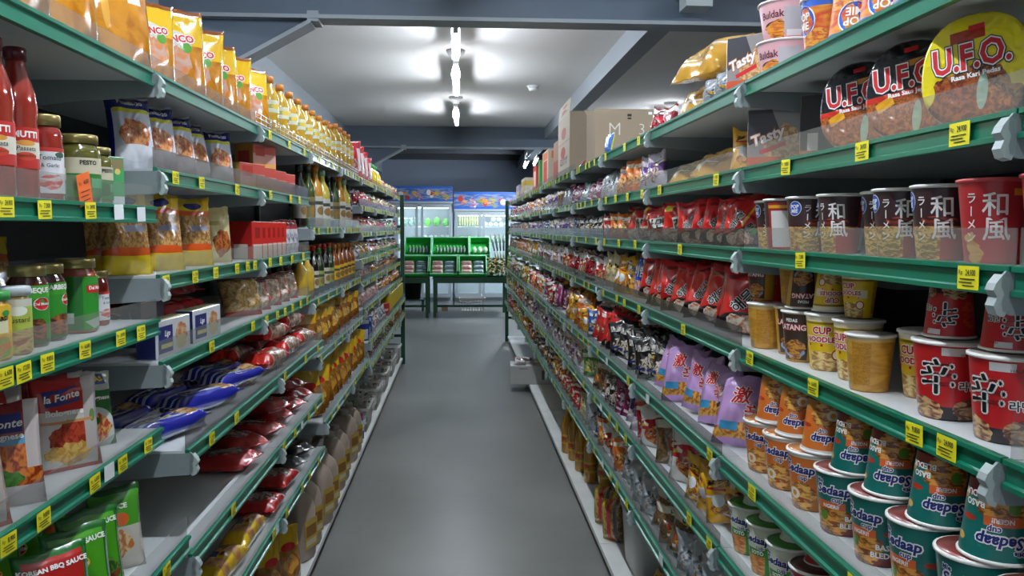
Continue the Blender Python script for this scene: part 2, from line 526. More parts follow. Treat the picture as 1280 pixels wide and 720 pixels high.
def cross_beam(y, n):
    o = struct(f'trim_{n}', boxes('beam_web', [(-6, 6, y - .008, y + .008, 2.62, 2.9)], BEAM))
    f = obj('bottom_flange', boxes('beam_flange', [(-6, 6, y - .075, y + .075, 2.6, 2.62)], BEAMF), o)
    # deepened end by the column: web plate and sloping flange
    h = obj('haunch_web', mesh('haunch', [(-.78, y - .01, 2.6), (-1.72, y - .01, 2.6), (-1.72, y - .01, 2.08), (-.78, y + .01, 2.6), (-1.72, y + .01, 2.6), (-1.72, y + .01, 2.08)],
            [[0, 1, 2], [5, 4, 3], [0, 2, 5, 3], [1, 0, 3, 4], [2, 1, 4, 5]], BEAM), o)
    dx, dz = -.94, -.52; L = math.hypot(dx, dz); nx, nz = -dz / L * .02, dx / L * .02
    P = [(-.78, 2.6), (-1.72, 2.08), (-1.72 + nx * 0, 2.08 - .023), (-.78, 2.6 - .023)]
    V = [(x, y + s * .075, z) for s in (-1, 1) for x, z in P]
    obj('haunch_flange', mesh('haunch_flange', V, [[0, 1, 2, 3], [7, 6, 5, 4], [0, 4, 5, 1], [1, 5, 6, 2], [2, 6, 7, 3], [3, 7, 4, 0]], BEAMF), o)
    obj('end_plate', boxes('end_plate', [(-.8, -.74, y - .07, y + .07, 2.585, 2.64)], BEAMF), o)
    obj('column', boxes('column', [(-1.92, -1.72, y - .1, y + .1, 0, 2.62)], BEAM), o)
    obj('column', boxes('column', [(2.55, 2.75, y - .1, y + .1, 0, 2.62)], BEAM), o)
    return o
cross_beam(4.53, 1); cross_beam(11.5, 2)
o = struct('trim_3', boxes('side_beam', [(1.18, 1.32, -3, 17, 2.74, 2.9)], BEAMF))
o2 = struct('trim_4', boxes('side_beam', [(-1.74, -1.58, -3, 17, 2.62, 2.9)], BEAMF))
obj('gusset_plate', boxes('gusset', [(1.18, 1.32, 4.3, 4.44, 2.66, 2.73)], STEEL), o)
obj('diagonal_brace', mesh('brace', [(1.2, 4.42, 2.73), (1.3, 4.42, 2.73), (1.75, 3.7, 2.9), (1.62, 3.7, 2.9), (1.2, 4.42, 2.70), (1.3, 4.42, 2.70), (1.75, 3.7, 2.87), (1.62, 3.7, 2.87)],
    [[0, 1, 2, 3], [7, 6, 5, 4], [0, 4, 5, 1], [1, 5, 6, 2], [2, 6, 7, 3], [3, 7, 4, 0]], BEAMF), o)
# dark purlins of the rear roof, under the sheet
for k, yy in enumerate((12.6, 13.9, 15.2, 16.5)):
    struct(f'trim_{5 + k}', boxes('purlin', [(-6, 6, yy - .04, yy + .04, 2.86, 3.0)], mat('dark_purlin', '#2a2f35', .7)))

# ------------------------------------------------------------------ lamps
HOUS = mat('white_lamp_housing', '#d9dcdc', .5)
TUBEM = mat('lit_tube', '#eaf3ff', .3, emit=TUBE_W)
BULBM = mat('lit_bulb', '#f4f8ff', .3, emit=BULB_W)
OFFT = mat('dim_tube', '#dfe4e4', .3, emit=1.2)
FRONTM = mat('lit_tube_strong', '#eaf3ff', .3, emit=FRONT_W)
REARM = mat('lit_tube_rear', '#eaf3ff', .3, emit=REAR_W)
def tube_lamp(x, y, z, L, label, rz=0, lit=True, rx=0):
    o = empty('tube_lamp', (x, y, z), (rx, 0, rz))
    obj('housing', boxes('tube_housing', [(-.028, .028, -L / 2, L / 2, -.028, 0)], HOUS), o)
    if z < 2.86:
        top = 3.0 if y > 11.6 else 2.9
        obj('hanger_rod', tubes('hanger', [[(0, sy * L / 3, 0), (0, sy * L / 3, top - z)] for sy in (-1, 1)], .004, HOUS, 6), o)
    me = tubes('tube_glass', [[(0, -L / 2 + .02, -.042), (0, L / 2 - .02, -.042)]], .013, (FRONTM if y < 4.5 else REARM if y > 13.5 else TUBEM) if lit else OFFT, 10)
    obj('tube', me, o)
    for s in (-1, 1):
        obj('end_holder', boxes('tube_holder', [(-.016, .016, s * L / 2 - .012, s * L / 2 + .012, -.06, 0)], HOUS), o)
    tag(o, label, 'lamp', 'tube lamps on the ceiling'); return o
BASEM = lathe('ceiling_rose', [(.03, -.075), (.036, -.05), (.055, -.045), (.075, -.012), (.075, 0)], HOUS, 20)
SOCK = lathe('socket', [(.022, -.12), (.024, -.075)], HOUS, 16)
BULB = lathe('bulb', [(.004, -.235), (.02, -.23), (.032, -.21), (.034, -.185), (.03, -.155), (.022, -.135), (.018, -.12)], BULBM, 20)
def bulb_lamp(x, y, z, label):
    o = empty('bulb_lamp', (x, y, z))
    b = obj('ceiling_rose', BASEM, o); obj('socket', SOCK, o); obj('bulb', BULB, o)
    tag(o, label, 'lamp', 'bare bulbs under the ceiling'); return o
tube_lamp(-.025, 5.78, 2.8, .88, 'lit white tube lamp nearest behind the front steel beam')
bulb_lamp(-.03, 6.6, 2.9, 'bare lit bulb between the first and second ceiling tubes')
tube_lamp(-.03, 7.3, 2.8, 1.1, 'lit tube lamp between the two bare bulbs over the aisle')
bulb_lamp(-.04, 8.9, 2.9, 'bare lit bulb farther down the aisle ceiling')
tube_lamp(-.035, 9.6, 2.8, 1.0, 'lit tube lamp just before the far steel beam')
bulb_lamp(2.34, 9.1, 2.9, 'bare lit bulb over the next aisle right of the boxes')
tube_lamp(2.38, 10.1, 2.8, 1.2, 'lit tube lamp over the next aisle behind the bare bulb')
tube_lamp(-.5, 13.1, 2.83, 1.15, 'slim white tube lamp hanging crosswise before the back wall', rz=PI / 2 - .06, lit=False)
tube_lamp(1.12, 14.0, 2.62, 1.2, 'short lit tube lamp on the side beam near the back wall', rz=-.05)
tube_lamp(1.3, 14.15, 2.68, 1.2, 'second lit tube lamp on the side beam near the back wall', rz=-.05)
# the same row of lamps goes on over the front of the shop
tube_lamp(-.03, 3.2, 2.8, 1.2, 'lit tube lamp over the aisle in front of the steel beam')
tube_lamp(-.03, 1.2, 2.8, 1.2, 'lit tube lamp over the aisle above the nearest shelves')
tube_lamp(-.03, -1.0, 2.8, 1.2, 'lit tube lamp over the aisle at the shop front')
tube_lamp(2.34, 2.5, 2.8, 1.2, 'lit tube lamp over the right-hand neighbour aisle at the front')
tube_lamp(-2.6, 2.5, 2.8, 1.2, 'lit tube lamp over the left-hand neighbour aisle at the front')
tube_lamp(-2.6, 7.5, 2.8, 1.2, 'lit tube lamp over the left-hand neighbour aisle at the back')
d = empty('smoke_detector', (.72, 8.15, 2.9))
obj('base', lathe('detector_base', [(.06, -.02), (.065, 0)], HOUS, 20), d)
obj('sensor', lathe('detector_head', [(.02, -.055), (.04, -.05), (.05, -.02)], mat('detector_white', '#e4e4e0', .5), 20), d)
tag(d, 'small round white smoke detector on the pale ceiling', 'smoke detector')

# ================================================================== racks
BAY = .9; R0, L0 = .8934, .9146
XR, XRL, XL, XLL, XP = .6282, .5885, .6511, .5994, .631
DEEP = 1.10
LIPH = .036
RIGHT = {'A': (1.789, XR), 'B': (1.601, XR), 'C': (1.423, XR), 'D': (1.201, XR), 'E': (.952, XRL), 'F': (.74, XRL), 'G': (.514, XRL)}
LEFTS = [
    {'A': (1.798, XL), 'B': (1.509, XL), 'C': (1.268, XL), 'D': (1.029, XL), 'E': (.785, XLL), 'F': (.5, XLL)},
    {'A': (1.798, XL), 'B': (1.593, XL), 'C': (1.362, XL), 'D': (1.172, XL), 'E': (.976, XLL), 'F': (.74, XLL), 'G': (.502, XLL)},
    {'A': (1.798, XL), 'C': (1.468, XL), 'D': (1.144, XL), 'E': (.896, .625), 'F': (.608, XLL)},
    {'A': (1.798, XL), 'B': (1.615, XL), 'C': (1.438, XL), 'D': (1.255, XL), 'E': (1.1, XL), 'F': (.93, .63), 'G': (.713, XLL), 'H': (.547, XLL)}]
TOPZ = .033                                   # board top above the lip's lower edge

def rail_mesh(s):
    p = [(.0, .0), (-.004, .001), (-.004, .007), (.001, .009), (.001, .027), (-.004, .029), (-.004, .035), (.0, .036), (.006, .036), (.006, 0)]
    return extrude('price_rail', [(a * s, z) for a, z in p], BAY - .004, GREEN, off=.002)
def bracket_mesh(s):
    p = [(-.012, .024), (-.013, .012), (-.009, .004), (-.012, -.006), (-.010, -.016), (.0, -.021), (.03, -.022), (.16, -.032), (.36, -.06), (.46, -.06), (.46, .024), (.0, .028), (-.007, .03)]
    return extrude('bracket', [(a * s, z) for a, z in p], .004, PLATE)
def cap_mesh(s):
    p = [(-.019, .016), (-.022, .008), (-.017, .0), (-.021, -.010), (-.017, -.02), (-.008, -.023), (-.003, -.014), (-.003, .022), (-.011, .026)]
    return extrude('end_cap', [(a * s, z) for a, z in p], .016, BRK, off=.001)
def board_mesh(s, X):
    a, b = .006 * s, (DEEP - X) * s
    return boxes('board', [(min(a, b), max(a, b), .002, BAY - .002, .012, TOPZ)], BOARD)
def guard_mesh(s, h, m=None):
    return boxes('guard', [(min(.004 * s, .006 * s), max(.004 * s, .006 * s), .004, BAY - .004, .034, .034 + h)], m or CLEAR)
RAILS = {s: rail_mesh(s) for s in (1, -1)}
BRKS = {s: bracket_mesh(s) for s in (1, -1)}
CAPS = {s: cap_mesh(s) for s in (1, -1)}
GUARDS = {}
BOARDS = {}
def wire_guard(s):
    P = []
    for z in (.045, .06, .075):
        P.append([(.006 * s, .01, z), (.006 * s, BAY - .01, z)])
    for k in range(13):
        y = .01 + k * (BAY - .02) / 12
        P.append([(.006 * s, y, .034), (.006 * s, y, .078)])
    return tubes('wire_guard', P, .0018, WIRE, 5)
WIREG = {s: wire_guard(s) for s in (1, -1)}
def tag_mesh(txt, m, s, w=.042, h=.029):
    # printed paper ticket in the rail; faces the aisle (local -x*s)
    def mp(x, y, lift): return (-(.0052 + lift) * s, -x * s, y)
    V = [(-.0044 * s, -w / 2, -h / 2), (-.0044 * s, w / 2, -h / 2), (-.0044 * s, w / 2, h / 2), (-.0044 * s, -w / 2, h / 2)]
    V += [(x + .0006 * s, y, z) for x, y, z in V]
    it = []
    if txt:
        it = [('Rp', .008, -w * .33, h * .2, INK), (txt, .0105, w * .14, h * .22, INK, {'off': .0002, 'sx': .85 if len(txt) < 6 else .7})]
        for k, (a, b) in enumerate(((0, -.06), (-.004, -.2), (.002, -.34))):
            it.append(('@rect', w * (.36 - .04 * k), a, h * b, INK, {'h': .0007}))
    me = mesh('price_tag', V, [[0, 1, 2, 3], [7, 6, 5, 4], [0, 4, 5, 1], [1, 5, 6, 2], [2, 6, 7, 3], [3, 7, 4, 0]], [m, INK])
    if it:
        lt = lettering('t', it, mp)
        bm = bmesh.new(); bm.from_mesh(lt); n0 = None
        for f in bm.faces: f.material_index = 1
        bm.from_mesh(me)
        bm.to_mesh(me); bm.free(); bpy.data.meshes.remove(lt)
        if len(me.materials) < 2: me.materials.append(INK)
    return me
TXTS = ['6.600', '8.900', '7.300', '9.850', '17.500', '24.900']
TAGM = {s: [tag_mesh(t, TAGY, s) for t in TXTS] + [tag_mesh('', TAGW, s)] for s in (1, -1)}
SALE = tag_mesh('46.800', TAGO, -1, .05, .055)
UPR = boxes('upright', [(-.02, .02, .001, .04, 0, 1.9)], GREEN_DK)
rng = random.Random(4)
TAGS = {('R', 0, 'B'): [1.0, 1.25, 1.55], ('R', 0, 'C'): [.97, 1.47], ('R', 0, 'D'): [1.0, 1.075, 1.4, 1.72], ('R', 0, 'E'): [1.15, 1.58], ('R', 0, 'F'): [1.3, 1.6], ('R', 0, 'A'): [],
        ('R', 1, 'A'): [], ('R', 1, 'B'): [1.98, 2.55], ('R', 1, 'C'): [2.3], ('R', 1, 'D'): [2.25], ('R', 1, 'E'): [1.86, (2.5, 6)], ('R', 1, 'F'): [1.85, 2.02], ('R', 1, 'G'): [2.05, (2.3, 6)],
        ('L', 0, 'A'): [], ('L', 0, 'B'): [1.22, 1.33, 1.49, (1.61, 6), 1.72], ('L', 0, 'C'): [1.2, 1.25, 1.32, 1.45, 1.6, 1.7], ('L', 0, 'D'): [1.19, 1.29, 1.47, (1.53, 6), 1.59, 1.72], ('L', 0, 'E'): [1.66],
        ('L', 1, 'A'): [], ('L', 1, 'B'): [1.93, 2.12, 2.45], ('L', 1, 'C'): [1.85, 2.05, 2.22, 2.43, 2.55, 2.64], ('L', 1, 'D'): [2.17, 2.6], ('L', 1, 'E'): [1.98, 2.2], ('L', 1, 'F'): [2.15], ('L', 1, 'G'): [2.6, (2.65, 6)]}
NOGUARD = {('R', 0, 'A'), ('R', 1, 'A'), ('R', 2, 'A'), ('R', 3, 'A'), ('R', 0, 'D')}
WIRED = {('L', 2, 'A'), ('L', 3, 'A'), ('L', 4, 'A'), ('R', 7, 'D'), ('R', 8, 'D'), ('R', 6, 'E'), ('R', 5, 'E'), ('R', 7, 'A')}
def rack_bay(side, k, y0, shelves, label):
    s = 1 if side == 'R' else -1
    root = empty('shelf_bay', (s * XP, y0, 0))
    bx = lambda X: s * X - s * XP
    a, b = bx(XP), bx(DEEP + .02)
    pl = obj('plinth', boxes('plinth', [(min(a, b), max(a, b), .002, BAY - .002, .05, .074)], PLINTH), root)
    a2 = bx(XP + .03)
    obj('kick_board', boxes('kick_board', [(min(a2, b), max(a2, b), .002, BAY - .002, .0, .05)], KICK), pl)
    a = bx(DEEP + .005); b = bx(DEEP + .02)
    bp = obj('back_panel', boxes('back_panel', [(min(a, b), max(a, b), .0, BAY, .074, 1.84)], BACKP), root)
    obj('upright', UPR, root, (bx(DEEP + .0), 0, 0))
    for key, (z, X) in shelves.items():
        bkey = (s, round(X, 3))
        if bkey not in BOARDS: BOARDS[bkey] = board_mesh(s, X)
        sh = obj('shelf', BOARDS[bkey], root, (bx(X), 0, z))
        obj('price_rail', RAILS[s], sh)
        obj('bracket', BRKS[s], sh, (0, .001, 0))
        bvx = [Vector((s * X + v.co.x, y0 + .001 + v.co.y, z + v.co.z)) for v in BRKS[s].vertices]
        PLACED.append((Vector([min(v[i] for v in bvx) for i in range(3)]), Vector([max(v[i] for v in bvx) for i in range(3)]), BVHTree.FromPolygons(bvx, [list(f.vertices) for f in BRKS[s].polygons])))
        obj('end_cap', CAPS[s], sh)
        if (side, k, key) in WIRED:
            obj('wire_guard', WIREG[s], sh)
        elif (side, k, key) not in NOGUARD:
            h = .035 if key == 'A' else .045
            if side == 'R' and key in 'EF': h = .03
            gm_ = DARK_REFL if (side == 'R' and k >= 1 and key in 'CDEFG') or (side == 'L' and k in (1, 2) and key in 'BE') or (side == 'L' and k > 2 and key != 'A') else CLEAR
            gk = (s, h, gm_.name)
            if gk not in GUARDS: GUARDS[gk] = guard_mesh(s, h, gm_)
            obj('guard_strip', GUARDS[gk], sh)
        tl = TAGS.get((side, k, key))
        if tl is None:
            n = rng.randint(3, 6) if (k < 4 or side == 'R') else rng.randint(6, 9)
            tl = [y0 + (i + .5 + rng.uniform(-.3, .3)) * BAY / n for i in range(n)]
        for t in tl:
            v = None
            if isinstance(t, tuple): t, v = t
            if not y0 + .02 < t < y0 + BAY - .02: continue
            if v is None: v = 6 if rng.random() < .1 else rng.randrange(6)
            obj('price_tag', TAGM[s][v], sh, (0, t - y0, .019 + rng.uniform(-.002, .002)), (rng.uniform(-.05, .05), 0, 0))
    return tag(root, label, 'shelf bay', f'green-railed shelf bays of the {"right" if s > 0 else "left"} rack')
RB = ['foremost right shelf bay, cut by the picture edge', 'right shelf bay with two tiers of instant noodle cups', 'right shelf bay with upright red and purple noodle bags',
      'right shelf bay under the large brown carton', 'right shelf bay under the two tall cartons', 'right shelf bay with oil bottles on its plinth']
for k in range(-1, 11):
    lab = RB[k + 1] if k + 1 < len(RB) else f'right shelf bay of small snack bags, {ordw(12 - k - 1)} from the far end'
    rack_bay('R', k, R0 + BAY * k, RIGHT, lab)
LBN = ['nearest left shelf bay with sauce jars and pouches', 'left shelf bay with pasta bags and spaghetti packs', 'left shelf bay with red pasta boxes and red bags',
       'left shelf bay with tall oil bottles', 'left shelf bay with golden oil pouches and jugs']
def leftz(k): return LEFTS[0 if k == 0 else 1 if k < 3 else 2 if k < 5 else 3]
for k in range(0, 9):
    lab = LBN[k] if k < len(LBN) else f'left shelf bay of mixed packs, {ordw(9 - k)} from the far end'
    rack_bay('L', k, L0 + BAY * k, leftz(k), lab)
# end posts at the far ends
for nm, x, y, l in (('end_post', -.63, 9.06, 'dark green steel end post of the left rack'), ('end_post', .62, 10.83, 'dark green steel end post of the right rack')):
    o = empty(nm, (x, y, 0))
    obj('post', boxes('post', [(-.022, .022, -.022, .022, 0, 1.86)], GREEN_DK), o)
    sx = 1 if x > 0 else -1
    for zz in (.3, .9, 1.5): obj('crossbar', boxes('crossbar', [(min(0, sx * .45), max(0, sx * .45), -.012, .012, zz, zz + .03)], GREEN_DK), o)
    tag(o, l, 'post')
sale = obj('sale_ticket', SALE, None, (-.6535, 1.475, 1.566), (.22, 0, 0)); tag(sale, 'orange sale ticket clipped before the pesto jars', 'price tag')

PLACE = {('R', 'A'): 'right top shelf', ('R', 'B'): 'right second shelf', ('R', 'C'): 'right third shelf', ('R', 'D'): 'right fourth shelf', ('R', 'E'): 'right fifth shelf',
         ('R', 'F'): 'right sixth shelf', ('R', 'G'): 'right seventh shelf', ('R', 'P'): 'right floor plinth'}
def place_name(side, key, y):
    if side == 'R': return PLACE[side, key]
    k = int((y - L0) // BAY)
    n = {'A': 'top', 'P': 'floor plinth'}
    if key == 'A': return 'left top shelf'
    if key == 'P': return 'left floor plinth'
    z = leftz(max(0, min(8, k)))
    i = list(z).index(key)
    zone = 'nearest left bay' if k <= 0 else 'left pasta bays' if k < 3 else 'left oil bays' if k < 5 else 'far left bays'
    return f'{zone}, {ordw(i + 1)} shelf'
def shelf_at(side, key, y):
    """front X (signed), board top z, heading of a pack facing the aisle"""
    s = 1 if side == 'R' else -1
    if key == 'P': return s, XP, .074
    z, X = (RIGHT if side == 'R' else leftz(max(0, min(8, int((y - L0) // BAY)))))[key]
    return s, X, z + TOPZ
def headroom(side, key, y):
    if key in 'AP': return 9
    T = RIGHT if side == 'R' else leftz(max(0, min(8, int((y - L0) // BAY))))
    z = T[key][0]; up = [q[0] for q in T.values() if q[0] > z + .01]
    return (min(up) - z - TOPZ - .002) if up else 9
def stand(proto, name, side, key, y, d, desc, cat, turn=0, rx=0, up=0, flip=False, label=None, sc=1.0, ry=0, group=None, dz=0, far=False, nudge=True, tight=0, pull=None, drop=False):
    """put a pack on a shelf: d = centre behind the shelf's front edge, turn = degrees turned towards the camera"""
    s, X, z = shelf_at(side, key, y)
    rz = -s * (PI / 2 - math.radians(turn))
    zz = z + up + dz
    rot = (rx, PI if flip else ry, rz)
    loc = (s * (X + d), y, zz)
    Q = Euler(rot).to_matrix(); zs = [(Q @ v.co).z for v in proto.parts[0][1].vertices]
    room = headroom(side, key, y) - up - dz - tight; hh = (max(zs) - min(zs)) * sc
    if hh > room > .03: sc *= room / hh
    if far: far_put(proto, settle(proto, loc, rot, sc, zz, s, X, False, pull), rot, sc); return
    loc = settle(proto, loc, rot, sc, zz, s, X if key != 'P' else None, nudge, pull, drop)
    if loc is None: return None
    o = proto.put(name, loc, rz, rot[1], rx, sc)
    if label: tag(o, label, cat, group)
    else: enqueue(o, desc, place_name(side, key, y), y + d * .01, cat)
    return o

# ================================================================== packs: cups
def cup(tag_, rt, rb, h, base, layers, items=(), lid=None, rim=LIDW, coat=.3):
    m = printed(tag_ + '_print', base, layers, .35, coat)
    body = lathe(tag_ + '_body', [(rb * .96, 0), (rb, .003)] + [(rb + (rt - rb) * t, h * t) for t in (.25, .5, .75)] + [(rt, h)], m, 28, cap1=False)
    rm = lathe(tag_ + '_rim', [(rt, h - .003), (rt + .0028, h - .002), (rt + .0028, h + .0015), (rt - .001, h + .0025)], rim, 28, cap0=False, cap1=False)
    ld = lathe(tag_ + '_lid', [(rt - .001, h + .001), (rt - .001, h + .0022), (rt * .5, h + .003)], lid or FOIL, 28)
    parts = [('cup_body', body, -1), ('rim', rm, -1), ('lid', ld, -1)]
    if items:
        for g in (items if isinstance(items[0], list) else [items]):
            parts.append(('lettering', lettering(tag_ + '_letters', g, wrap_map(lambda z: rb + (rt - rb) * z / h)), 0))
    return Proto(parts, h + .003)
NOOD = ('#dfb061', '#9a5622', 16)
def jp(x0=.012, z=.075):
    o = {'off': .0005}
    L = [('和', .032, x0 + .006, z, WHITE, o), ('風', .032, x0 + .008, z - .031, WHITE, o)]
    for i, ch in enumerate('ラーメン'):
        L.append((ch, .015, x0 - .022, z + .008 - i * .0165, WHITE, {'off': .0003, 'rot': PI / 2 if ch == 'ー' else 0}))
    return L
def popdisc(x, z, r, up=True):
    return [('@disc', r * 1.1, x, z, WHITE, {}), ('@disc', r, x, z, BLUE, {'lift': .0003}),
            ('POP', r * .75, x, z + r * .28, WHITE, {'lift': .0006, 'off': .0004}), ('MIE', r * .75, x, z - r * .38, WHITE, {'lift': .0006, 'off': .0004})]
RT, RBm, HC = .0425, .0325, .104
WASH = [('r', .5, .22, .5, .24, NOOD), ('e', .44, .25, .12, .2, ('#e8b95c', '#7f6a2a', 18)), ('r', .66, .2, .09, .22, '#9c2a24'), ('e', .56, .52, .12, .08, ('#b8442a', '#3a1f20', 10)), ('r', .86, .45, .12, .5, '#a92b25'), ('r', .86, .42, .09, .36, '#d9d6d2'), ('r', .86, .86, .12, .03, '#e0a526')]
INSTR = [('@rect', .022, .1 + dx, .062 - .017 * k, INK, {'h': .0006}) for k in range(3) for dx in (.0,)]
CUP_WB = cup('wafu_brown', RT, RBm, HC, '#3c262a', WASH, jp() + popdisc(-.036, .083, .013))
CUP_WR = cup('wafu_red', RT + .001, RBm, HC + .002, '#b32a30', [('r', .86, .45, .12, .5, '#a92b25'), ('r', .86, .4, .09, .38, '#dcdad5'), ('r', .72, .85, .1, .04, '#e2a02a'), ('e', .42, .2, .05, .2, ('#e3b768', '#c98d3a', 6))], jp(.004) , rim=mat('red_rim', '#c8484a', .4))
CUP_POP = cup('pop_orange', .045, .034, .112, ('#c8452a', '#d8902f', 3), [('r', .5, .12, .5, .14, NOOD), ('e', .5, .28, .2, .2, ('#d99a3c', '#b5532a', 14)), ('r', .5, .93, .5, .08, '#3566c4')],
              [popdisc(-.012, .072, .026), popdisc(.1, .072, .026), popdisc(-.115, .072, .026)])
BOWL_P = cup('pink_bowl', .065, .052, .078, '#dcaab0', [('e', .46, .22, .06, .26, ('#e8a03a', '#9a4a22', 10)), ('e', .46, .36, .07, .1, '#3b2b25'), ('e', .46, .3, .06, .14, ('#e39a3a', '#c9682a', 10)), ('r', .58, .45, .06, .34, '#b9b4b8'), ('r', .58, .12, .045, .08, '#e9e6e6'), ('e', .7, .8, .02, .06, '#a01f2c'), ('e', .71, .3, .07, .25, ('#d99343', '#6b3a24', 8))],
              [[('Buldak', .021, -.02, .05, mat('wine_print', '#5a1f2c', .5), {'off': .0003})]], lid=mat('pink_lid', '#cf9aa0', .4))
def cupnood(nm, x):
    return cup(nm, .042, .031, .105, '#e6bf17', [('r', .5, .95, .5, .06, '#f0e6c8'), ('r', .5, .17, .14, .18, ('#e8cf8a', '#a8703a', 9)), ('r', .5, .86, .5, .02, '#8a7412'), ('r', .62, .55, .05, .09, '#e9dfc6'), ('e', .6, .3, .045, .1, '#a8412a'), ('e', .6, .3, .033, .075, '#f1e6c9'), ('r', .85, .5, .12, .4, ('#cda93a', '#a8842a', 30))],
               [('CUP', .018, x, .077, RED, {'off': .0006, 'out': [(WHITE, .0022)]}), ('NOODLES', .0135, x, .06, RED, {'off': .0005, 'out': [(WHITE, .002)]}), ('@rect', .026, x, .049, RED, {'h': .0022})])
CUP_CN = cupnood('cup_yellow', -.006)
CUP_GOLD = cup('cup_gold', .0415, .033, .099, ('#c8953a', '#b37f2c', 5), [('r', .5, .5, .07, .38, ('#c08a30', '#a36f22', 40)), ('r', .5, .95, .5, .05, '#d9b878'), ('r', .36, .1, .03, .08, '#8d8470')], lid=FOIL)
CUP_DARK = cup('cup_gold_dark', .0415, .032, .1, '#c8922f', [('r', .46, .5, .13, .46, '#3f2f28'), ('e', .46, .25, .09, .2, ('#d99a45', '#7a4a24', 12)), ('e', .46, .2, .11, .1, '#8aa0c8'), ('e', .46, .26, .09, .14, ('#c98a3a', '#6b3d20', 12))],
               [('LATANG', .015, -.012, .07, WHITE, {'off': .0004, 'out': [(RED, .0016)]}), ('PEDAS', .009, -.012, .084, WHITE, {'off': .0003})])
CUP_SHIN = cup('cup_red', .049, .039, .108, '#bf1a20', [('r', .5, .08, .5, .1, '#20161a'), ('e', .4, .14, .1, .16, ('#d8b07a', '#6a2c1c', 10)), ('e', .66, .14, .1, .16, ('#c99a6a', '#5a2a1c', 10)), ('e', .3, .6, .06, .3, ('#d8502a', '#bf1a20', 9)), ('r', .55, .9, .05, .05, '#d9d6d2')],
               [('辛', .052, -.006, .062, BLACK, {'off': .001, 'out': [(WHITE, .003)]}), ('라면', .014, .034, .05, BLACK, {'off': .0003, 'out': [(WHITE, .0015)]}), ('HALAL', .006, .033, .094, INK), ])
def sed(nm, base, pic, low, extra=(), ex=()):
    O = {'off': .0007, 'shear': .15, 'out': [(WHITE, .0026)]}
    it = []
    for x in (-.014, .135):
        it.append([('Sedaap', .0215, x, .076, NAVY, O), ('Mie', .009, x - .024, .092, NAVY, {'off': .0003, 'out': [(WHITE, .0012)]}), ('cup', .012, x + .008, .06, NAVY, {'off': .0003, 'out': [(WHITE, .0013)]})])
    return cup(nm, .0475, .036, .107, base, [('r', .5, .1, .5, .12, low), ('e', .42, .25, .14, .24, pic), ('e', .9, .25, .14, .24, pic), ('e', .66, .78, .03, .05, '#d8a22c'), ('e', .62, .5, .05, .04, '#b5331f'), ('e', .72, .4, .04, .05, '#c86a22')] + list(extra), [it[0] + list(ex)] + it[1:], lid=mat(nm + '_lid', low if isinstance(low, str) else low[0], .3, coat=.4))
CUP_SO = sed('cup_orange', '#d9742b', ('#e8b35a', '#9a4a1c', 14), '#b5762f', [('e', .4, .28, .05, .1, '#e9e2d2'), ('e', .4, .28, .022, .05, '#e8991f'), ('r', .5, .97, .5, .04, '#e0e0d8')])
CUP_ST = sed('cup_teal', '#0f6a61', ('#dc9a42', '#7a3a1a', 14), '#7c2a22', [('r', .43, .48, .1, .06, '#d8622a'), ('e', .38, .3, .035, .08, '#5a8a2a'), ('e', .28, .6, .04, .05, '#b5422a'), ('e', .8, .62, .05, .04, '#c0452a'), ('e', .7, .25, .05, .04, '#c8852a')],
             [('BASO', .012, .022, .032, WHITE, {'off': .0004}), ('BLEDUK', .012, .022, .019, WHITE, {'off': .0004}), ('NGERI!', .009, -.016, .05, WHITE, {'off': .0003})])
CUP_SG = sed('cup_green', ('#d8dcc8', '#cfd8ba', 3), ('#dfa05a', '#b5623a', 10), '#3f8f2a', [('r', .46, .47, .12, .07, '#2c8a2e'), ('r', .62, .3, .1, .3, '#3c9a34')], [('SOTO', .011, -.012, .05, WHITE, {'off': .0004})])
CUP_SR = sed('cup_redgreen', '#a82a24', ('#d89a5a', '#7a3a1a', 12), '#5c1c1a', [('r', .46, .47, .12, .07, '#c8502a')])

# ---- right rack: cups
T = 38
for i, y in enumerate([1.13, 1.24, 1.33, 1.44]):
    stand(CUP_WB, 'noodle_cup', 'R', 'C', y, .058 if i != 2 else .085, 'brown noodle cup with white Japanese writing', 'noodle cup', T + (-8, 4, 0, -14)[i])
stand(CUP_WB, 'noodle_cup', 'R', 'C', 1.57, .05, 'brown noodle cup with white Japanese writing', 'noodle cup', T + 40)
stand(CUP_WB, 'noodle_cup', 'R', 'C', 1.69, .052, 'cup', 'noodle cup', T - 110, label='brown noodle cup turned to its white instruction panel on right third shelf')
stand(CUP_WB, 'noodle_cup', 'R', 'C', 1.80, .075, 'brown noodle cup with white Japanese writing', 'noodle cup', T + 15)
stand(CUP_WR, 'noodle_cup', 'R', 'C', 1.02, .06, 'cup', 'noodle cup', T + 4, label='bright red noodle cup with white Japanese writing on right third shelf')
stand(CUP_WR, 'noodle_cup', 'R', 'C', .9, .062, 'cup', 'noodle cup', T, label='red noodle cup cut by the right picture edge, third shelf')
for i, y in enumerate([1.22, 1.325, 1.44, 1.56]):
    stand(CUP_POP, 'noodle_cup', 'R', 'A', y, .07, 'orange noodle cup with blue disc upside-down', 'noodle cup', T + (15, 0, 8, -20)[i], flip=i != 3)
bl = stand(BOWL_P, 'noodle_bowl', 'R', 'A', 1.775, .085, 'b', 'noodle bowl', 42, label='lower pink noodle bowl of the two stacked on right top shelf')
bl = stand(BOWL_P, 'noodle_bowl', 'R', 'A', 1.77, .085, 'b', 'noodle bowl', 50, up=.0815, label='upper pink noodle bowl of the two stacked on right top shelf')
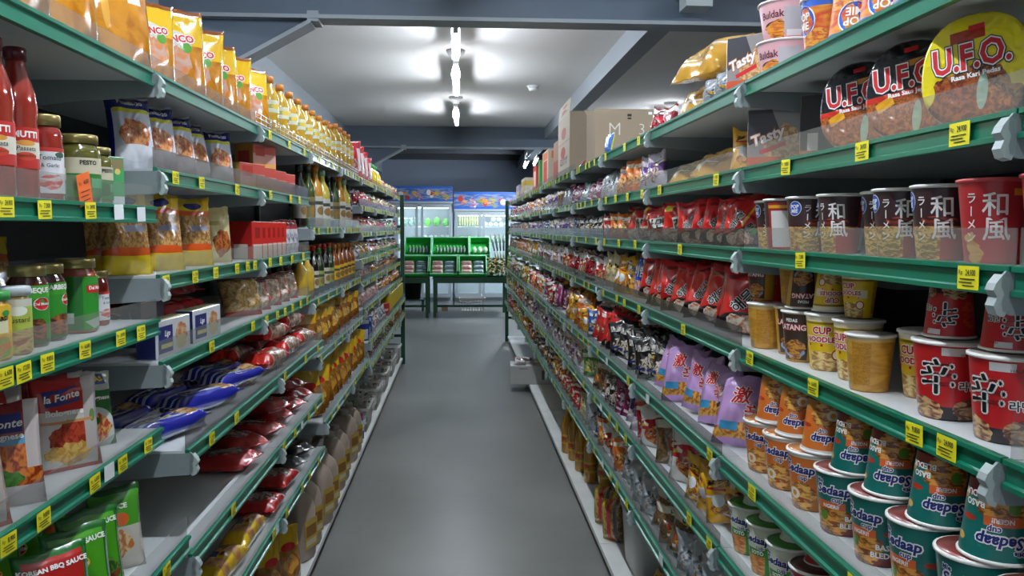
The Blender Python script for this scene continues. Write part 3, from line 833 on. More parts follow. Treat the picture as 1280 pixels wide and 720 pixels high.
# fourth shelf: red cups and yellow cups, two tiers
for y, n in ((.985, 'nearest'), (1.115, 'second')):
    stand(CUP_SHIN, 'noodle_cup', 'R', 'D', y, .068, 'c', 'noodle cup', 45 if n == 'second' else 25, label=f'red Korean noodle cup, lower of {n} stack on right fourth shelf')
    stand(CUP_SHIN, 'noodle_cup', 'R', 'D', y + .008, .07, 'c', 'noodle cup', 38 if n == 'second' else 60, up=.1125, flip=True, label=f'red Korean noodle cup, upper of {n} stack on right fourth shelf')
stand(CUP_CN, 'noodle_cup', 'R', 'D', 1.245, .11, 'c', 'noodle cup', 30, label='single yellow noodle cup between red cups and gold cup, fourth shelf')
stand(CUP_GOLD, 'noodle_cup', 'R', 'D', 1.30, .05, 'c', 'noodle cup', 40, sc=.93, label='plain gold noodle cup with foil lid standing foremost, fourth shelf')
for y, dd, t in ((1.40, .075, 20), (1.505, .07, 55), ):
    stand(CUP_CN, 'noodle_cup', 'R', 'D', y, dd, 'yellow noodle cup, lower tier', 'noodle cup', t)
    stand(CUP_CN, 'noodle_cup', 'R', 'D', y + .01, dd + .005, 'yellow noodle cup, upper tier', 'noodle cup', t + 10, up=.1095, flip=(y > 1.45))
for y, dd, t, p, n in ((1.61, .065, 50, CUP_DARK, 'dark gold'), (1.70, .085, 70, CUP_DARK, 'dark gold'), (1.795, .06, 60, CUP_GOLD, 'plain gold')):
    stand(p, 'noodle_cup', 'R', 'D', y, dd, f'{n} noodle cup, lower tier', 'noodle cup', t)
    stand(CUP_DARK if n == 'plain gold' else CUP_GOLD if y > 1.65 else CUP_DARK, 'noodle_cup', 'R', 'D', y + .012, dd + .005, f'gold noodle cup with brown panel, upper tier', 'noodle cup', 48, up=.1045, flip=y < 1.65)
# fifth and sixth shelf: instant noodle cups, upright below, upside-down above
for i, (yl, yu) in enumerate([(.855, None), (.975, .955), (1.095, 1.075), (1.21, 1.2), (1.335, 1.315), (1.455, 1.435), (1.575, 1.555), (1.69, 1.665)]):
    P, n = (CUP_ST, 'teal') if i < 5 else (CUP_SO, 'orange')
    stand(P, 'noodle_cup', 'R', 'E', yl, .066, f'{n} noodle cup standing upright below', 'noodle cup', (15, 60, 38, 42, 58, 48, 52, 55)[i])
    P, n = (CUP_ST, 'teal') if i < 5 else (CUP_SO, 'orange')
    if yu: stand(P, 'noodle_cup', 'R', 'E', yu, .078, f'{n} noodle cup upside-down on top', 'noodle cup', (40, 42, 46, 40, 44, 48, 42, 50)[i], up=.1105, flip=True, tight=.008)
for i, y in enumerate([.98, 1.1, 1.21, 1.32, 1.43, 1.545, 1.66, 1.775]):
    P, n = (CUP_SR, 'red') if i < 5 else (CUP_SG, 'green and white')
    if i < 1: continue
    stand(P, 'noodle_cup', 'R', 'F', y, .066, f'{n} noodle cup, lower tier', 'noodle cup', 50)
    stand(P, 'noodle_cup', 'R', 'F', y + .01, .075, f'{n} noodle cup, upper tier', 'noodle cup', 46, up=.1105, flip=True, tight=.008)

# ---- oval tub noodles standing on edge
def tub(nm, w, h, base, layers, items):
    m = printed(nm, base, layers, .2, .6, bump=.25, bscale=7)
    n = 36; V, Fc, UV = [], [], []
    rings = [(.93, -.034), (.985, -.030), (1.0, -.022), (.97, -.015), (.74, .038), (.7, .04)]
    for sc_, y in rings:
        for i in range(n):
            a = 2 * PI * i / n; ca, sa = math.cos(a), math.sin(a)
            x = math.copysign(abs(sa) ** .85, sa) * w / 2 * sc_; z = math.copysign(abs(ca) ** .85, ca) * h / 2 * sc_
            V.append((x, y, z + h / 2))
    for j in range(len(rings) - 1):
        for i in range(n):
            i2 = (i + 1) % n; q = [j * n + i, (j + 1) * n + i, (j + 1) * n + i2, j * n + i2]
            Fc.append(q[::-1]); UV.append([(V[k][0] / w + .5, V[k][2] / h) for k in q[::-1]])
    q = list(range(n)); Fc.append(q); UV.append([(V[k][0] / w + .5, V[k][2] / h) for k in q])
    q = list(range((len(rings) - 1) * n, len(rings) * n)); Fc.append(q[::-1]); UV.append([(V[k][0] / w + .5, V[k][2] / h) for k in q[::-1]])
    me = mesh(nm, V, Fc, m, UV)
    bm = bmesh.new(); bm.from_mesh(me); bmesh.ops.recalc_face_normals(bm, faces=bm.faces[:]); bm.to_mesh(me); bm.free()
    for p in me.polygons: p.use_smooth = len(p.vertices) == 4
    return Proto([('tub', me, -1), ('lettering', lettering(nm + '_l', items, flat_map(-.0345)), -1)], h)
def ufo_items(sub):
    O = {'off': .0016, 'rot': .14, 'sx': .74, 'out': [(BLACK, .0056), (WHITE, .0038)]}
    return [('U.F.O.', .055, -.004, .108, RED, O), (sub, .0105, .004, .079, WHITE, {'rot': .14, 'off': .0004}), ('@rect', .011, .0, .152, RED, {'h': .004, 'rot': .15})]
UFO_Y = tub('tub_yellow', .15, .176, '#e8d51c', [('e', .5, .12, .5, .4, ('#b5662a', '#5e2a14', 18)), ('e', .35, .14, .34, .3, ('#a8521f', '#6a2a14', 18)), ('r', .42, .8, .16, .05, '#a8351c', .15), ('e', .6, .3, .05, .16, '#9fb8a0', ), ('e', .02, .3, .14, .14, '#e8d51c')], ufo_items('Rasa Kari Pedas'))
UFO_B = tub('tub_black', .142, .17, '#17151a', [('r', .5, .16, .6, .3, ('#b8662a', '#7a3a18', 20), .16), ('r', .45, .46, .5, .03, '#c8301f', .15), ('r', .25, .36, .1, .05, '#e0a21f', .5), ('r', .5, .76, .17, .03, '#d8891f', .15), ('e', .62, .22, .05, .16, '#a8b89a')], ufo_items('Rasa Saus Jepang'))
stand(UFO_Y, 'noodle_tub', 'R', 'B', 1.075, .042, '', 'noodle tub', 42, rx=-.14, label='yellow oval noodle tub standing on edge on right second shelf')
stand(UFO_B, 'noodle_tub', 'R', 'B', 1.235, .052, '', 'noodle tub', 44, rx=-.14, label='larger black oval noodle tub beside the yellow tub')
stand(UFO_B, 'noodle_tub', 'R', 'B', 1.40, .055, '', 'noodle tub', 46, rx=-.14, label='farther black oval noodle tub beside the black boxes', sc=.96)

# ---- boxes
def carton(nm, w, d, h, mats, items=(), bevel=.0015):
    me = boxes(nm, [(-w / 2, w / 2, -d / 2, d / 2, 0, h)], mats, bevel)
    parts = [('carton', me, -1)]
    if items: parts.append(('lettering', lettering(nm + '_l', items, flat_map(-d / 2)), -1)); return Proto(parts, h)
    return Proto(parts, h)
TASTY_M = printed('tasty_front', '#8d8a88', [('e', .66, .35, .36, .38, ('#d8b07a', '#a8784a', 10)), ('r', .3, .12, .4, .09, '#c8502a'), ('r', .2, .8, .3, .3, '#3d3c42', .4)], .3, .4)
TASTY_S = printed('tasty_side', '#1d1a1c', [('r', .3, .3, .12, .14, '#c8c4c0'), ('r', .68, .62, .14, .2, '#a8a4a0'), ('r', .5, .1, .5, .08, '#a85a2a')], .4, .2)
TASTY = carton('tasty_box', .12, .085, .135, [TASTY_M, TASTY_S, TASTY_S], [('Tasty', .034, -.012, .072, WHITE, {'rot': .35, 'off': .0012, 'shear': .2, 'out': [(mat('copper_print', '#b5662a', .5), .003)]}), ('@rect', .03, -.004, .048, RED, {'h': .005, 'rot': .35})])
stand(TASTY, 'noodle_box', 'R', 'A', 1.935, .06, '', 'noodle box', 40, label='dark noodle box beside the stacked pink bowls', sc=.95)
stand(TASTY, 'noodle_box', 'R', 'B', 1.80, .1, '', 'noodle box', 62, label='noodle box with silver front on right second shelf')
for y, dd in ((1.68, .13), (1.55, .16)):
    stand(TASTY, 'noodle_box', 'R', 'B', y, dd, 'black noodle box showing its barcode side', 'noodle box', 150)
stand(TASTY, 'noodle_box', 'R', 'B', 1.50, .16, '', 'noodle box', 10, label='black and orange noodle box behind the farther black tub', sc=.85)

# ================================================================== packs: film bags
def bagp(nm, w, h, d, base, layers, items=(), seeds=(1,), pouch=False, wr=.12, slump=0, bump=.6, coat=.6, rough=.22, nx=16, ny=18, desc='', part='film_pack', pw=3.0, vp=4.5, df=.35, crimp=.055):
    m = printed(nm, base, layers, rough, coat, bump, 3.2)
    out = []
    for sd in seeds:
        bg = Bag(w, h, d, sd, pouch, wr, crimp, slump=slump, pw=pw, vp=vp, df=df)
        parts = [(part, bg.mesh(f'{nm}_{sd}', m, nx, ny), -1)]
        if items: parts.append(('lettering', lettering(f'{nm}_{sd}_l', items, bag_map(bg)), -1))
        out.append(Proto(parts, h, desc))
    return out
KB = {'off': .001, 'rot': .9, 'out': [(WHITE, .0028)]}
RAMEN = bagp('red_ramen', .135, .145, .05, '#c41b1c', [('e', .5, .05, .55, .22, '#1d1415'), ('e', .45, .1, .3, .13, ('#d9cdb8', '#a8532a', 8)), ('r', .72, .55, .03, .3, '#d9a21f', -.5), ('e', .8, .2, .06, .07, '#3fae2a'), ('r', .3, .85, .2, .04, '#7d1012', .3)],
             [('해물', .031, -.012, .064, BLACK, dict(KB, out=[(WHITE, .002)])), ('라면', .016, .03, .036, BLACK, dict(KB, out=[(WHITE, .0014)]))], (1, 2, 3, 4), wr=.55, desc='red foil ramen bag', slump=.03, df=.9)
MULTI = bagp('red_multi', .21, .15, .10, '#bf1c1c', [('e', .3, .1, .3, .2, ('#d9cdb8', '#8a3a22', 8)), ('r', .6, .4, .3, .16, '#d6d0c0', .1), ('r', .2, .8, .1, .1, '#d8c02a')],
             [('라면', .05, .012, .055, BLACK, {'off': .0012, 'rot': .1})], (4, 5), wr=.5, desc='red multipack of ramen', df=.8)
PURP = bagp('purple_bag', .125, .165, .045, '#c29ad0', [('e', .45, .12, .5, .2, ('#e0a34a', '#9a5a2a', 9)), ('r', .25, .27, .16, .06, '#3f9ac8'), ('r', .8, .3, .2, .03, '#1d181c', .2), ('e', .5, .05, .5, .06, '#b58ac5')],
            [('激', .042, -.014, .118, RED, {'off': .0012, 'out': [(WHITE, .0026)]}), ('辛', .042, .018, .08, RED, {'off': .0012, 'out': [(WHITE, .0026)]})], (1, 2, 3), wr=.5, desc='purple noodle bag with red characters', slump=.03, df=1.0)
BIBIM = bagp('blue_bag', .13, .16, .05, '#2148b5', [('r', .5, .2, .5, .22, ('#d8b890', '#a84a4a', 7)), ('e', .5, .16, .3, .12, ('#8a6ab0', '#d8a06a', 8))], [('비빔', .05, 0, .105, WHITE, {'off': .002})], (6,), wr=.2, desc='blue noodle bag with white characters')
GEN = {}
def busy(seed, n=9):
    r = random.Random(seed); L = []
    for i in range(n):
        c_ = r.choice(['#d8d4cc', '#e0dcd6', '#d8b82a', '#1d1a1c', '#b82a24', '#c8c0b4', '#2a3a7a', '#e0d8c0'])
        if r.random() < .6: L.append(('r', r.uniform(.12, .88), r.uniform(.12, .88), r.uniform(.04, .22), r.uniform(.012, .04), c_, r.uniform(-.5, .5)))
        else: L.append(('e', r.uniform(.12, .88), r.uniform(.12, .88), r.uniform(.03, .1), r.uniform(.02, .08), (c_, r.choice(['#8a4a2a', '#3a2a2a', '#d8c8a8']), 14)))
    return L
def gen(key, desc, base, layers, w=.12, h=.14, d=.045, seeds=(1, 2, 3), **k):
    layers = list(layers) + busy(sum(map(ord, key)))
    GEN[key] = bagp('pack_' + key, w, h, d, base, layers, (), seeds, desc=desc, nx=11, ny=13, wr=k.pop('wr', .6), df=1.0, coat=.6, rough=.22, **k)
gen('red', 'red snack packet', '#b81f22', [('e', .5, .35, .36, .2, ('#d8c8a8', '#8a2a1c', 7)), ('r', .5, .8, .4, .06, '#e8dcc8')])
gen('darkred', 'dark red jelly packet', '#7d141c', [('e', .5, .4, .38, .26, ('#c8283a', '#5a1018', 6)), ('r', .5, .85, .5, .08, '#d8d4d0')])
gen('whitered', 'white and red packet', '#d2cec8', [('r', .5, .55, .5, .14, '#b3252a'), ('e', .5, .3, .34, .2, ('#c88a4a', '#9a2a22', 7))])
gen('black', 'black and white packet', '#1a191c', [('e', .5, .3, .38, .22, ('#d8d0c0', '#4a2a22', 8)), ('r', .5, .74, .4, .09, ('#e0dcd4', '#2a2628', 6)), ('r', .8, .45, .12, .1, '#b8a02a')])
gen('yellow', 'yellow noodle packet', '#dba21c', [('e', .5, .3, .4, .2, ('#d89a4a', '#7a4a1c', 8)), ('r', .5, .72, .4, .09, ('#2a2420', '#c88a1c', 8)), ('e', .3, .4, .14, .12, '#d8dce0')])
gen('orange', 'orange snack packet', '#cf6a22', [('e', .5, .34, .38, .2, ('#e0b060', '#8a3a1c', 8)), ('r', .5, .78, .44, .07, '#e8dcc0')])
gen('green', 'green snack packet', '#4a8a2c', [('e', .5, .35, .38, .22, ('#d8d8a0', '#6a7a2c', 7)), ('r', .5, .78, .4, .08, '#dfe6d0')])
gen('blue', 'blue and silver packet', '#2a4a8f', [('e', .5, .4, .38, .24, ('#b8c0cc', '#1d2a4a', 7)), ('r', .5, .8, .4, .06, '#d0d8e0')])
gen('white', 'white snack packet', '#c9c7c4', [('e', .5, .4, .36, .22, ('#a88a8a', '#5a4a52', 7)), ('r', .5, .76, .4, .06, '#7a5a8a')])
gen('lilac', 'white and purple packet', '#bdb3c0', [('r', .5, .5, .5, .16, '#5f3a80'), ('e', .5, .3, .34, .18, ('#c8b0a0', '#6a4a5a', 7))])
gen('silver', 'crinkled silver packet', '#9aa0a4', [('e', .5, .4, .36, .22, ('#c0c4c8', '#5a5e64', 5))])
gen('brown', 'clear packet of brown sticks', ('#8a6a44', '#5a4430', 12), [('r', .5, .85, .5, .1, '#c8c0ac'), ('e', .5, .4, .2, .14, '#b8542a')])
gen('magenta', 'magenta snack packet', '#8a2a5f', [('e', .5, .4, .36, .22, ('#d8c0c8', '#5a1a3a', 7))])
gen('teal', 'pale teal snack packet', '#7fa8a8', [('e', .5, .4, .36, .26, ('#d0d8d4', '#4a7a8a', 6))])
gen('cream', 'cream coloured snack packet', '#c8b98a', [('e', .5, .4, .36, .24, ('#9a8452', '#d8cca0', 7))])
gen('grey', 'grey foil noodle packet', '#8a929a', [('e', .5, .4, .3, .2, ('#5a646c', '#a0a8b0', 4))], w=.16, h=.11, d=.06)
gen('mustard', 'mustard yellow noodle bag', '#c8942a', [('e', .4, .4, .3, .2, ('#8a6a3a', '#d8a83a', 5))], w=.2, h=.12, d=.06)

rg = random.Random(11)
def run(side, key, y0, y1, kinds, pitch, cat='snack packet', name='snack_packet', d=.06, turn=35, lean=.1, sc=(.88, 1.1), rows=1, tj=18, maxh=None):
    """a row of filed packs from y0 to y1; kinds: list of Proto lists"""
    y = y0 + pitch / 2; i = 0; tight = .012 if y0 < 3.3 else .03
    while y < y1:
        ks = kinds[min(len(kinds) - 1, int((y - y0) / (y1 - y0) * len(kinds)))]
        ks = ks if isinstance(ks[0], Proto) else rg.choice(ks)
        for r in range(rows):
            p = rg.choice(ks)
            s_ = rg.uniform(*sc)
            if maxh: s_ = min(s_, maxh / p.h)
            stand(p, name, side, key, y + rg.uniform(-.12, .12) * pitch, d + r * .085 + rg.uniform(-.008, .012), p.desc if not r else p.desc + ' behind', cat,
                  turn + rg.uniform(-tj, tj), rx=-lean - rg.uniform(0, .16), ry=rg.uniform(-.16, .16), sc=s_, tight=tight, pull=r * .075 + rg.uniform(.002, .014), drop=True, far=y > (6.3 if side == 'R' else 7.3))
        y += pitch * rg.uniform(.9, 1.1); i += 1
G = GEN
# third shelf
run('R', 'C', 1.9, 2.45, [RAMEN], .11, 'noodle bag', 'noodle_bag', d=.07, turn=40, sc=(.95, 1.1), rows=2)
run('R', 'C', 2.45, 3.3, [MULTI], .2, 'noodle bag', 'noodle_bag', d=.08, turn=25, sc=(.85, 1.0))
run('R', 'C', 3.3, 3.7, [G['orange'], G['red']], .13, d=.07)
run('R', 'C', 3.7, 4.6, [G['black']], .15, d=.07, sc=(1.0, 1.15))
run('R', 'C', 4.6, 10.6, [[G['white'], G['lilac'], G['blue']], [G['white'], G['lilac'], G['whitered']], [G['white'], G['cream'], G['lilac']]], .125, d=.055, sc=(.7, .95))
# fourth shelf
run('R', 'D', 1.9, 2.95, [RAMEN], .1, 'noodle bag', 'noodle_bag', d=.07, turn=48, sc=(1.05, 1.3), tj=12, rows=2)
stand(BIBIM[0], 'noodle_bag', 'R', 'D', 3.08, .06, '', 'noodle bag', 15, rx=-.15, label='blue noodle bag with white Korean characters beside red bags')
run('R', 'D', 3.2, 3.6, [G['yellow'], G['cream']], .11, d=.06, sc=(1.1, 1.3), rows=2)
run('R', 'D', 3.6, 10.6, [[G['darkred'], G['darkred'], G['whitered']], [G['whitered'], G['white'], G['yellow']], [G['white'], G['brown'], G['yellow']], [G['white'], G['orange'], G['orange']], [G['white'], G['brown'], G['teal']]], .115, d=.06, sc=(.95, 1.35), tj=25)
# fifth shelf
for i, (y, t, l) in enumerate([(1.86, 62, 'purple noodle bag with red character beside the orange cups'), (2.06, 25, 'purple noodle bag leaning nearest the white board gap'), (2.2, 30, 'second leaning purple noodle bag with blue label'), (2.36, 55, 'purple noodle bag half hidden by its leaning neighbour'), (2.52, 35, 'farthest purple noodle bag beside the black packets')]):
    stand(PURP[i % 3], 'noodle_bag', 'R', 'E', y, .07, '', 'noodle bag', t, rx=(-.12, -.3, -.22, -.15, -.28)[i], ry=(.05, -.14, .1, -.05, .12)[i], sc=1.08, label=l, group='purple noodle bags')
run('R', 'E', 2.55, 3.2, [G['black']], .1, d=.07, sc=(.95, 1.15), turn=45, rows=2)
run('R', 'E', 3.2, 3.75, [RAMEN, G['red']], .11, 'noodle bag', 'noodle_bag', d=.07, turn=45, sc=(1, 1.25), rows=2)
run('R', 'E', 3.75, 10.6, [[G['yellow'], G['orange'], G['blue']], [G['red'], G['darkred'], G['magenta']], [G['white'], G['red'], G['orange']], [G['yellow'], G['brown'], G['green']], [G['white'], G['brown'], G['white']], [G['green'], G['white'], G['cream']]], .11, d=.06, sc=(.9, 1.25), tj=25)
# sixth shelf
run('R', 'F', 1.86, 2.2, [G['yellow']], .095, 'noodle bag', 'noodle_bag', d=.07, turn=45, rows=2)
run('R', 'F', 2.2, 2.75, [[G['whitered'], G['brown']], [G['red'], G['whitered']]], .1, d=.065, turn=45, sc=(.95, 1.25), rows=2)
run('R', 'F', 2.75, 3.15, [G['lilac'], G['magenta']], .1, d=.065, turn=45, rows=2)
run('R', 'F', 3.15, 3.65, [G['black'], G['brown']], .11, d=.065)
run('R', 'F', 3.85, 4.0, [G['green']], .13, d=.07, sc=(1.1, 1.2))
run('R', 'F', 4.1, 10.6, [[G['lilac'], G['white']], [G['lilac'], G['white'], G['silver']], [G['white'], G['brown'], G['yellow']], [G['orange'], G['yellow'], G['red']], [G['white'], G['cream'], G['green']]], .11, d=.06, sc=(.9, 1.2), tj=25)
# seventh shelf
run('R', 'G', 1.45, 2.2, [G['blue'], G['silver']], .11, d=.07, sc=(.8, 1))
run('R', 'G', 2.2, 3.0, [G['brown'], G['silver']], .12, d=.07, sc=(.9, 1.1))
run('R', 'G', 3.05, 3.5, [[G['whitered'], G['orange']]], .13, d=.06)
run('R', 'G', 3.55, 4.1, [G['blue'], G['silver'], G['cream']], .12, d=.07, sc=(.95, 1.1))
run('R', 'G', 4.1, 10.6, [[G['red'], G['yellow']], [G['black'], G['brown']], [G['orange'], G['red'], G['yellow']], [G['yellow'], G['green'], G['orange']], [G['red'], G['orange'], G['white']]], .115, d=.06, sc=(.75, 1.0))
# second shelf
for key, y0, y1, kinds, n, up in (('D', 2.0, 2.9, ['red', 'darkred'], 4, .15), ('D', 3.4, 5.6, ['whitered', 'white', 'black'], 9, .14), ('E', 2.6, 3.7, ['black', 'whitered', 'orange'], 7, .15), ('E', 3.8, 6.0, ['white', 'red', 'yellow', 'orange'], 10, .13),
                                  ('F', 2.1, 3.1, ['brown', 'red', 'darkred'], 5, .135), ('F', 4.1, 6.0, ['white', 'lilac', 'orange'], 8, .125), ('C', 2.5, 3.5, ['red', 'darkred'], 3, .11), ('C', 4.7, 6.2, ['white', 'lilac'], 7, .1), ('B', 3.4, 6.2, ['silver', 'white', 'magenta', 'teal'], 9, .095), ('G', 4.2, 6.2, ['red', 'yellow', 'orange'], 8, .12)):
    for i in range(n):
        p = rg.choice(G[rg.choice(kinds)])
        stand(p, 'snack_packet', 'R', key, y0 + (i + .5) * (y1 - y0) / n, .11 + rg.uniform(-.02, .03), p.desc + ' lying on others', 'snack packet', rg.uniform(-10, 80), rx=-1.25 - rg.uniform(0, .25), ry=rg.uniform(-.2, .2), up=up, sc=rg.uniform(.85, 1.05), drop=True)
o = stand(G['yellow'][0], 'noodle_bag', 'R', 'B', 1.98, .09, '', 'noodle bag', 60, rx=-.5, label='plump yellow noodle bag slumped beside the silver fronted box')
for y, l, p, sx in ((2.28, 'long yellow and white bag lying on right second shelf', 'mustard', 1.15), (2.56, 'second yellow bag lying beside the long yellow bag', 'mustard', 1.0)):
    stand(G[p][0], 'noodle_bag', 'R', 'B', y, .08, '', 'noodle bag', 20, rx=-.95, label=l, sc=sx * 1.05)
run('R', 'B', 2.72, 2.95, [G['lilac']], .12, d=.07)
run('R', 'B', 2.98, 3.4, [G['orange']], .15, d=.06, sc=(1, 1.1), maxh=.14)
run('R', 'B', 3.4, 4.2, [G['silver'], G['magenta']], .14, d=.06, lean=.3, maxh=.13)
run('R', 'B', 4.2, 5.2, [G['teal'], G['magenta'], G['silver']], .14, d=.06, lean=.3, maxh=.13)
run('R', 'B', 5.2, 10.6, [[G['white'], G['brown'], G['lilac']], [G['white'], G['orange'], G['white']], [G['white'], G['whitered']], [G['blue'], G['red'], G['white']]], .125, d=.055, maxh=.125)
# top shelf, packs lying
for y, up, l in ((2.4, 0, 'lower mustard yellow bag of two lying on right top shelf'), (2.37, .05, 'upper mustard yellow bag of two lying on right top shelf')):
    stand(G['mustard'][up > 0], 'noodle_bag', 'R', 'A', y, .1, '', 'noodle bag', 15, rx=-.85 if up else -.7, dz=up * 2.1, label=l, sc=1.4, nudge=False, pull=.0 if up else .03)
for y, l in ((2.17, 'grey foil packet leaning beside the yellow bags'), (2.08, 'grey foil packet leaning beside the dark noodle box')):
    stand(G['grey'][0], 'noodle_bag', 'R', 'A', y, .06, '', 'noodle bag', 30, rx=-.3, label=l, sc=.85)

# ================================================================== cartons on the right top shelf
CARD = mat('plain_cardboard', '#8f7f6b', .85, var=.04, vscale=3)
CARDP = printed('pale_printed_card', '#b3a795', [('e', .5, .72, .2, .1, '#a86a62'), ('e', .45, .4, .2, .1, '#a8564e'), ('r', .5, .25, .3, .06, ('#5a4a42', '#b3a795', 20)), ('r', .5, .56, .5, .006, '#8d8272')], .8, 0)
SKETCH = mat('white_chalk', '#c9c2b4', .8)
def rbox(nm, y, d0, w, dp, h, mats, label, turn=0, items=(), flaps=True, rxf=.5):
    s, X, z = shelf_at('R', 'A', y)
    o = empty('cardboard_box', (s * (X + d0 + dp / 2), y, z + .0005), (0, 0, -PI / 2 + math.radians(turn)))
    obj('carton', boxes(nm, [(-w / 2, w / 2, -dp / 2, dp / 2, 0, h)], mats, .002), o)
    if items: obj('lettering', lettering(nm + '_l', items, flat_map(-dp / 2)), o)
    if flaps:
        f = obj('flap', boxes(nm + '_flap', [(-w / 2, w / 2, 0, .003, 0, .09)], mats[0] if isinstance(mats, list) else mats), o, (0, dp / 2 - .004, h - .001), (-rxf, 0, 0))
    tag(o, label, 'cardboard box', 'cartons on the right top shelf'); return o
o = empty('cardboard_box', (.79, 4.03, RIGHT['A'][0] + TOPZ + .0006))
obj('carton', boxes('big_carton', [(-.15, .15, -.13, .13, 0, .245)], CARD, .002), o)
obj('flap', boxes('big_carton_flap', [(-.15, .0, 0, .003, 0, .1)], CARD), o, (0, .125, .2455), (-1.15, 0, 0))
obj('lettering', lettering('big_carton_l', [('M', .085, -.055, .15, SKETCH, {'off': -.0012}), ('3', .075, .075, .15, SKETCH, {'off': -.0012}), ('@rect', .01, .015, .215, INK, {'h': .006}), ('@rect', .009, .015, .2, INK, {'h': .004}), ('@rect', .009, .115, .225, TAGW, {'h': .006})], flat_map(-.13)), o)
tag(o, 'large plain brown carton marked M 3 on right top shelf', 'cardboard box', 'cartons on the right top shelf')
o = empty('cardboard_box', (.77, 5.08, RIGHT['A'][0] + TOPZ + .0006))
obj('carton', boxes('tall_carton', [(-.13, .13, -.28, .28, 0, .36)], [CARD, CARDP, CARD], .002), o)
obj('flap', boxes('tall_carton_flap', [(0, .003, -.27, .27, 0, .09)], CARDP), o, (-.129, 0, .359), (0, .1, 0))
tag(o, 'tall pale carton with upright flap beside the large carton', 'cardboard box', 'cartons on the right top shelf')
rbox('red_brown_carton', 5.6, .03, .36, .25, .27, [printed('rb_card', '#8a6a58', [('r', .5, .25, .5, .26, '#8a3a32')], .8, 0)] * 2, 'brown carton with red lower half behind the tall carton', 0, (), False)
rbox('white_red_carton', 6.35, .03, .42, .25, .27, [printed('wr_card', '#b8a892', [('r', .5, .42, .3, .3, '#b8382e'), ('r', .5, .85, .4, .1, '#c86a3a')], .7, 0)] * 2, 'kraft carton with red square print and raised flap', 0, (), True, -.5)
rbox('green_box', 6.95, .04, .12, .2, .25, [printed('gr_card', '#3f8a3a', [('r', .5, .5, .3, .3, '#6aa85a')], .6, .1)] * 2, 'slim green box between red boxes on right top shelf', 0, (), False)
rbox('red_box', 7.35, .04, .3, .2, .23, [printed('rd_card', '#b83a34', [('r', .5, .5, .3, .3, '#d8c8b0')], .6, .1)] * 2, 'red and cream box beyond the slim green box', 0, (), False)
rbox('yellow_white_box', 8.7, .04, .5, .2, .2, [printed('yw_card', '#c9c2b0', [('r', .5, .72, .5, .12, '#c8a83a'), ('r', .5, .3, .4, .16, ('#c8a05a', '#d8d0c0', 6))], .6, .1)] * 2, 'white box with yellow band far on right top shelf', 0, (), False)
rbox('lilac_box', 9.5, .04, .5, .2, .17, [printed('li_card', '#a89ab0', [('r', .5, .4, .4, .2, '#d8c070')], .6, .1)] * 2, 'pale lilac box farthest on right top shelf', 0, (), False)
SNK = bagp('blue_yellow_snack', .2, .13, .04, '#2f62b0', [('r', .2, .5, .22, .5, '#c8c832'), ('r', .62, .5, .2, .2, '#c8d0dc')], (), (8,))
stand(SNK[0], 'snack_packet', 'R', 'A', 3.6, .015, '', 'snack packet', 0, rx=-.15, label='blue and yellow packet leaning on the large brown carton', sc=.75)
REDS = GEN['darkred']
stand(REDS[0], 'snack_packet', 'R', 'A', 2.98, .1, '', 'snack packet', 30, rx=-.3, label='dark red packet between large carton and bare bulb')
stand(REDS[1], 'snack_packet', 'R', 'A', 4.42, .03, '', 'snack packet', 30, rx=-.9, label='small red packet lying between the two tall cartons', sc=.7)

# ================================================================== left rack
# ---- glass jars and bottles
GLID = mat('gold_lid', '#a89a62', .3, .7)
def jar(nm, r, h, glass, label_m, band=(.12, .72), lid=GLID, lr=.92, items=(), neck=.78, desc=''):
    g = mat(nm + '_glass', glass, .08, coat=.9, var=.15, vscale=40)
    body = lathe(nm, [(r * .9, 0), (r, h * .04), (r, h * .74), (r * .96, h * .8), (r * neck, h * .87), (r * neck, h * .9)], g, 26)
    ld = lathe(nm + '_lid', [(r * lr, h * .87), (r * lr, h * .985), (r * lr * .96, h), (r * .3, h)], lid, 26)
    lb = lathe(nm + '_label', [(r + .0006, h * band[0]), (r + .0006, h * band[1])], label_m, 26, cap0=False, cap1=False)
    P = [('glass', body, -1), ('lid', ld, -1), ('label_band', lb, -1)]
    if items: P.append(('lettering', lettering(nm + '_l', items, wrap_map(lambda z: r + .0006)), 2))
    return Proto(P, h, desc)
def bottle(nm, prof, liquid, cap_m, cap, label_m=None, band=None, items=(), desc='', rl=None):
    g = mat(nm + '_fill', liquid, .07, coat=.9, var=.1, vscale=20)
    P = [('bottle_body', lathe(nm, prof, g, 22), -1), ('cap', lathe(nm + '_cap', cap, cap_m, 18), -1)]
    if label_m:
        P.append(('label_band', lathe(nm + '_label', [(rl + .0007, band[0]), (rl + .0007, band[1])], label_m, 22, cap0=False, cap1=False), -1))
        if items: P.append(('lettering', lettering(nm + '_l', items, wrap_map(lambda z: rl + .0007)), 2))
    return Proto(P, max(p[1] for p in cap), desc)
PASS = bottle('passata', [(.025, 0), (.0285, .006), (.0278, .04), (.0285, .05), (.0285, .115), (.0278, .125), (.0295, .145), (.027, .17), (.019, .195), (.0145, .215), (.0145, .228)], '#8f2a1c',
              mat('wine_cap', '#5a1420', .3, coat=.4), [(.0165, .222), (.0165, .24), (.014, .242)],
              printed('passata_label', '#d9d3c0', [('r', .5, .84, .5, .18, '#c2241e'), ('r', .5, .12, .5, .14, '#b82a22'), ('e', .5, .3, .09, .1, '#c8452a'), ('e', .5, .62, .08, .07, '#d89a3a'), ('r', .3, .4, .08, .25, '#d9b84a')], .5, .1), (.05, .115),
              [('MUTTI', .0135, .0, .104, WHITE, {'off': .0006}), ('Passata', .0105, .0, .082, INK, {'shear': .2}), ('Pomodoro', .0072, .0, .071, INK, {'shear': .2})], rl=.0285)
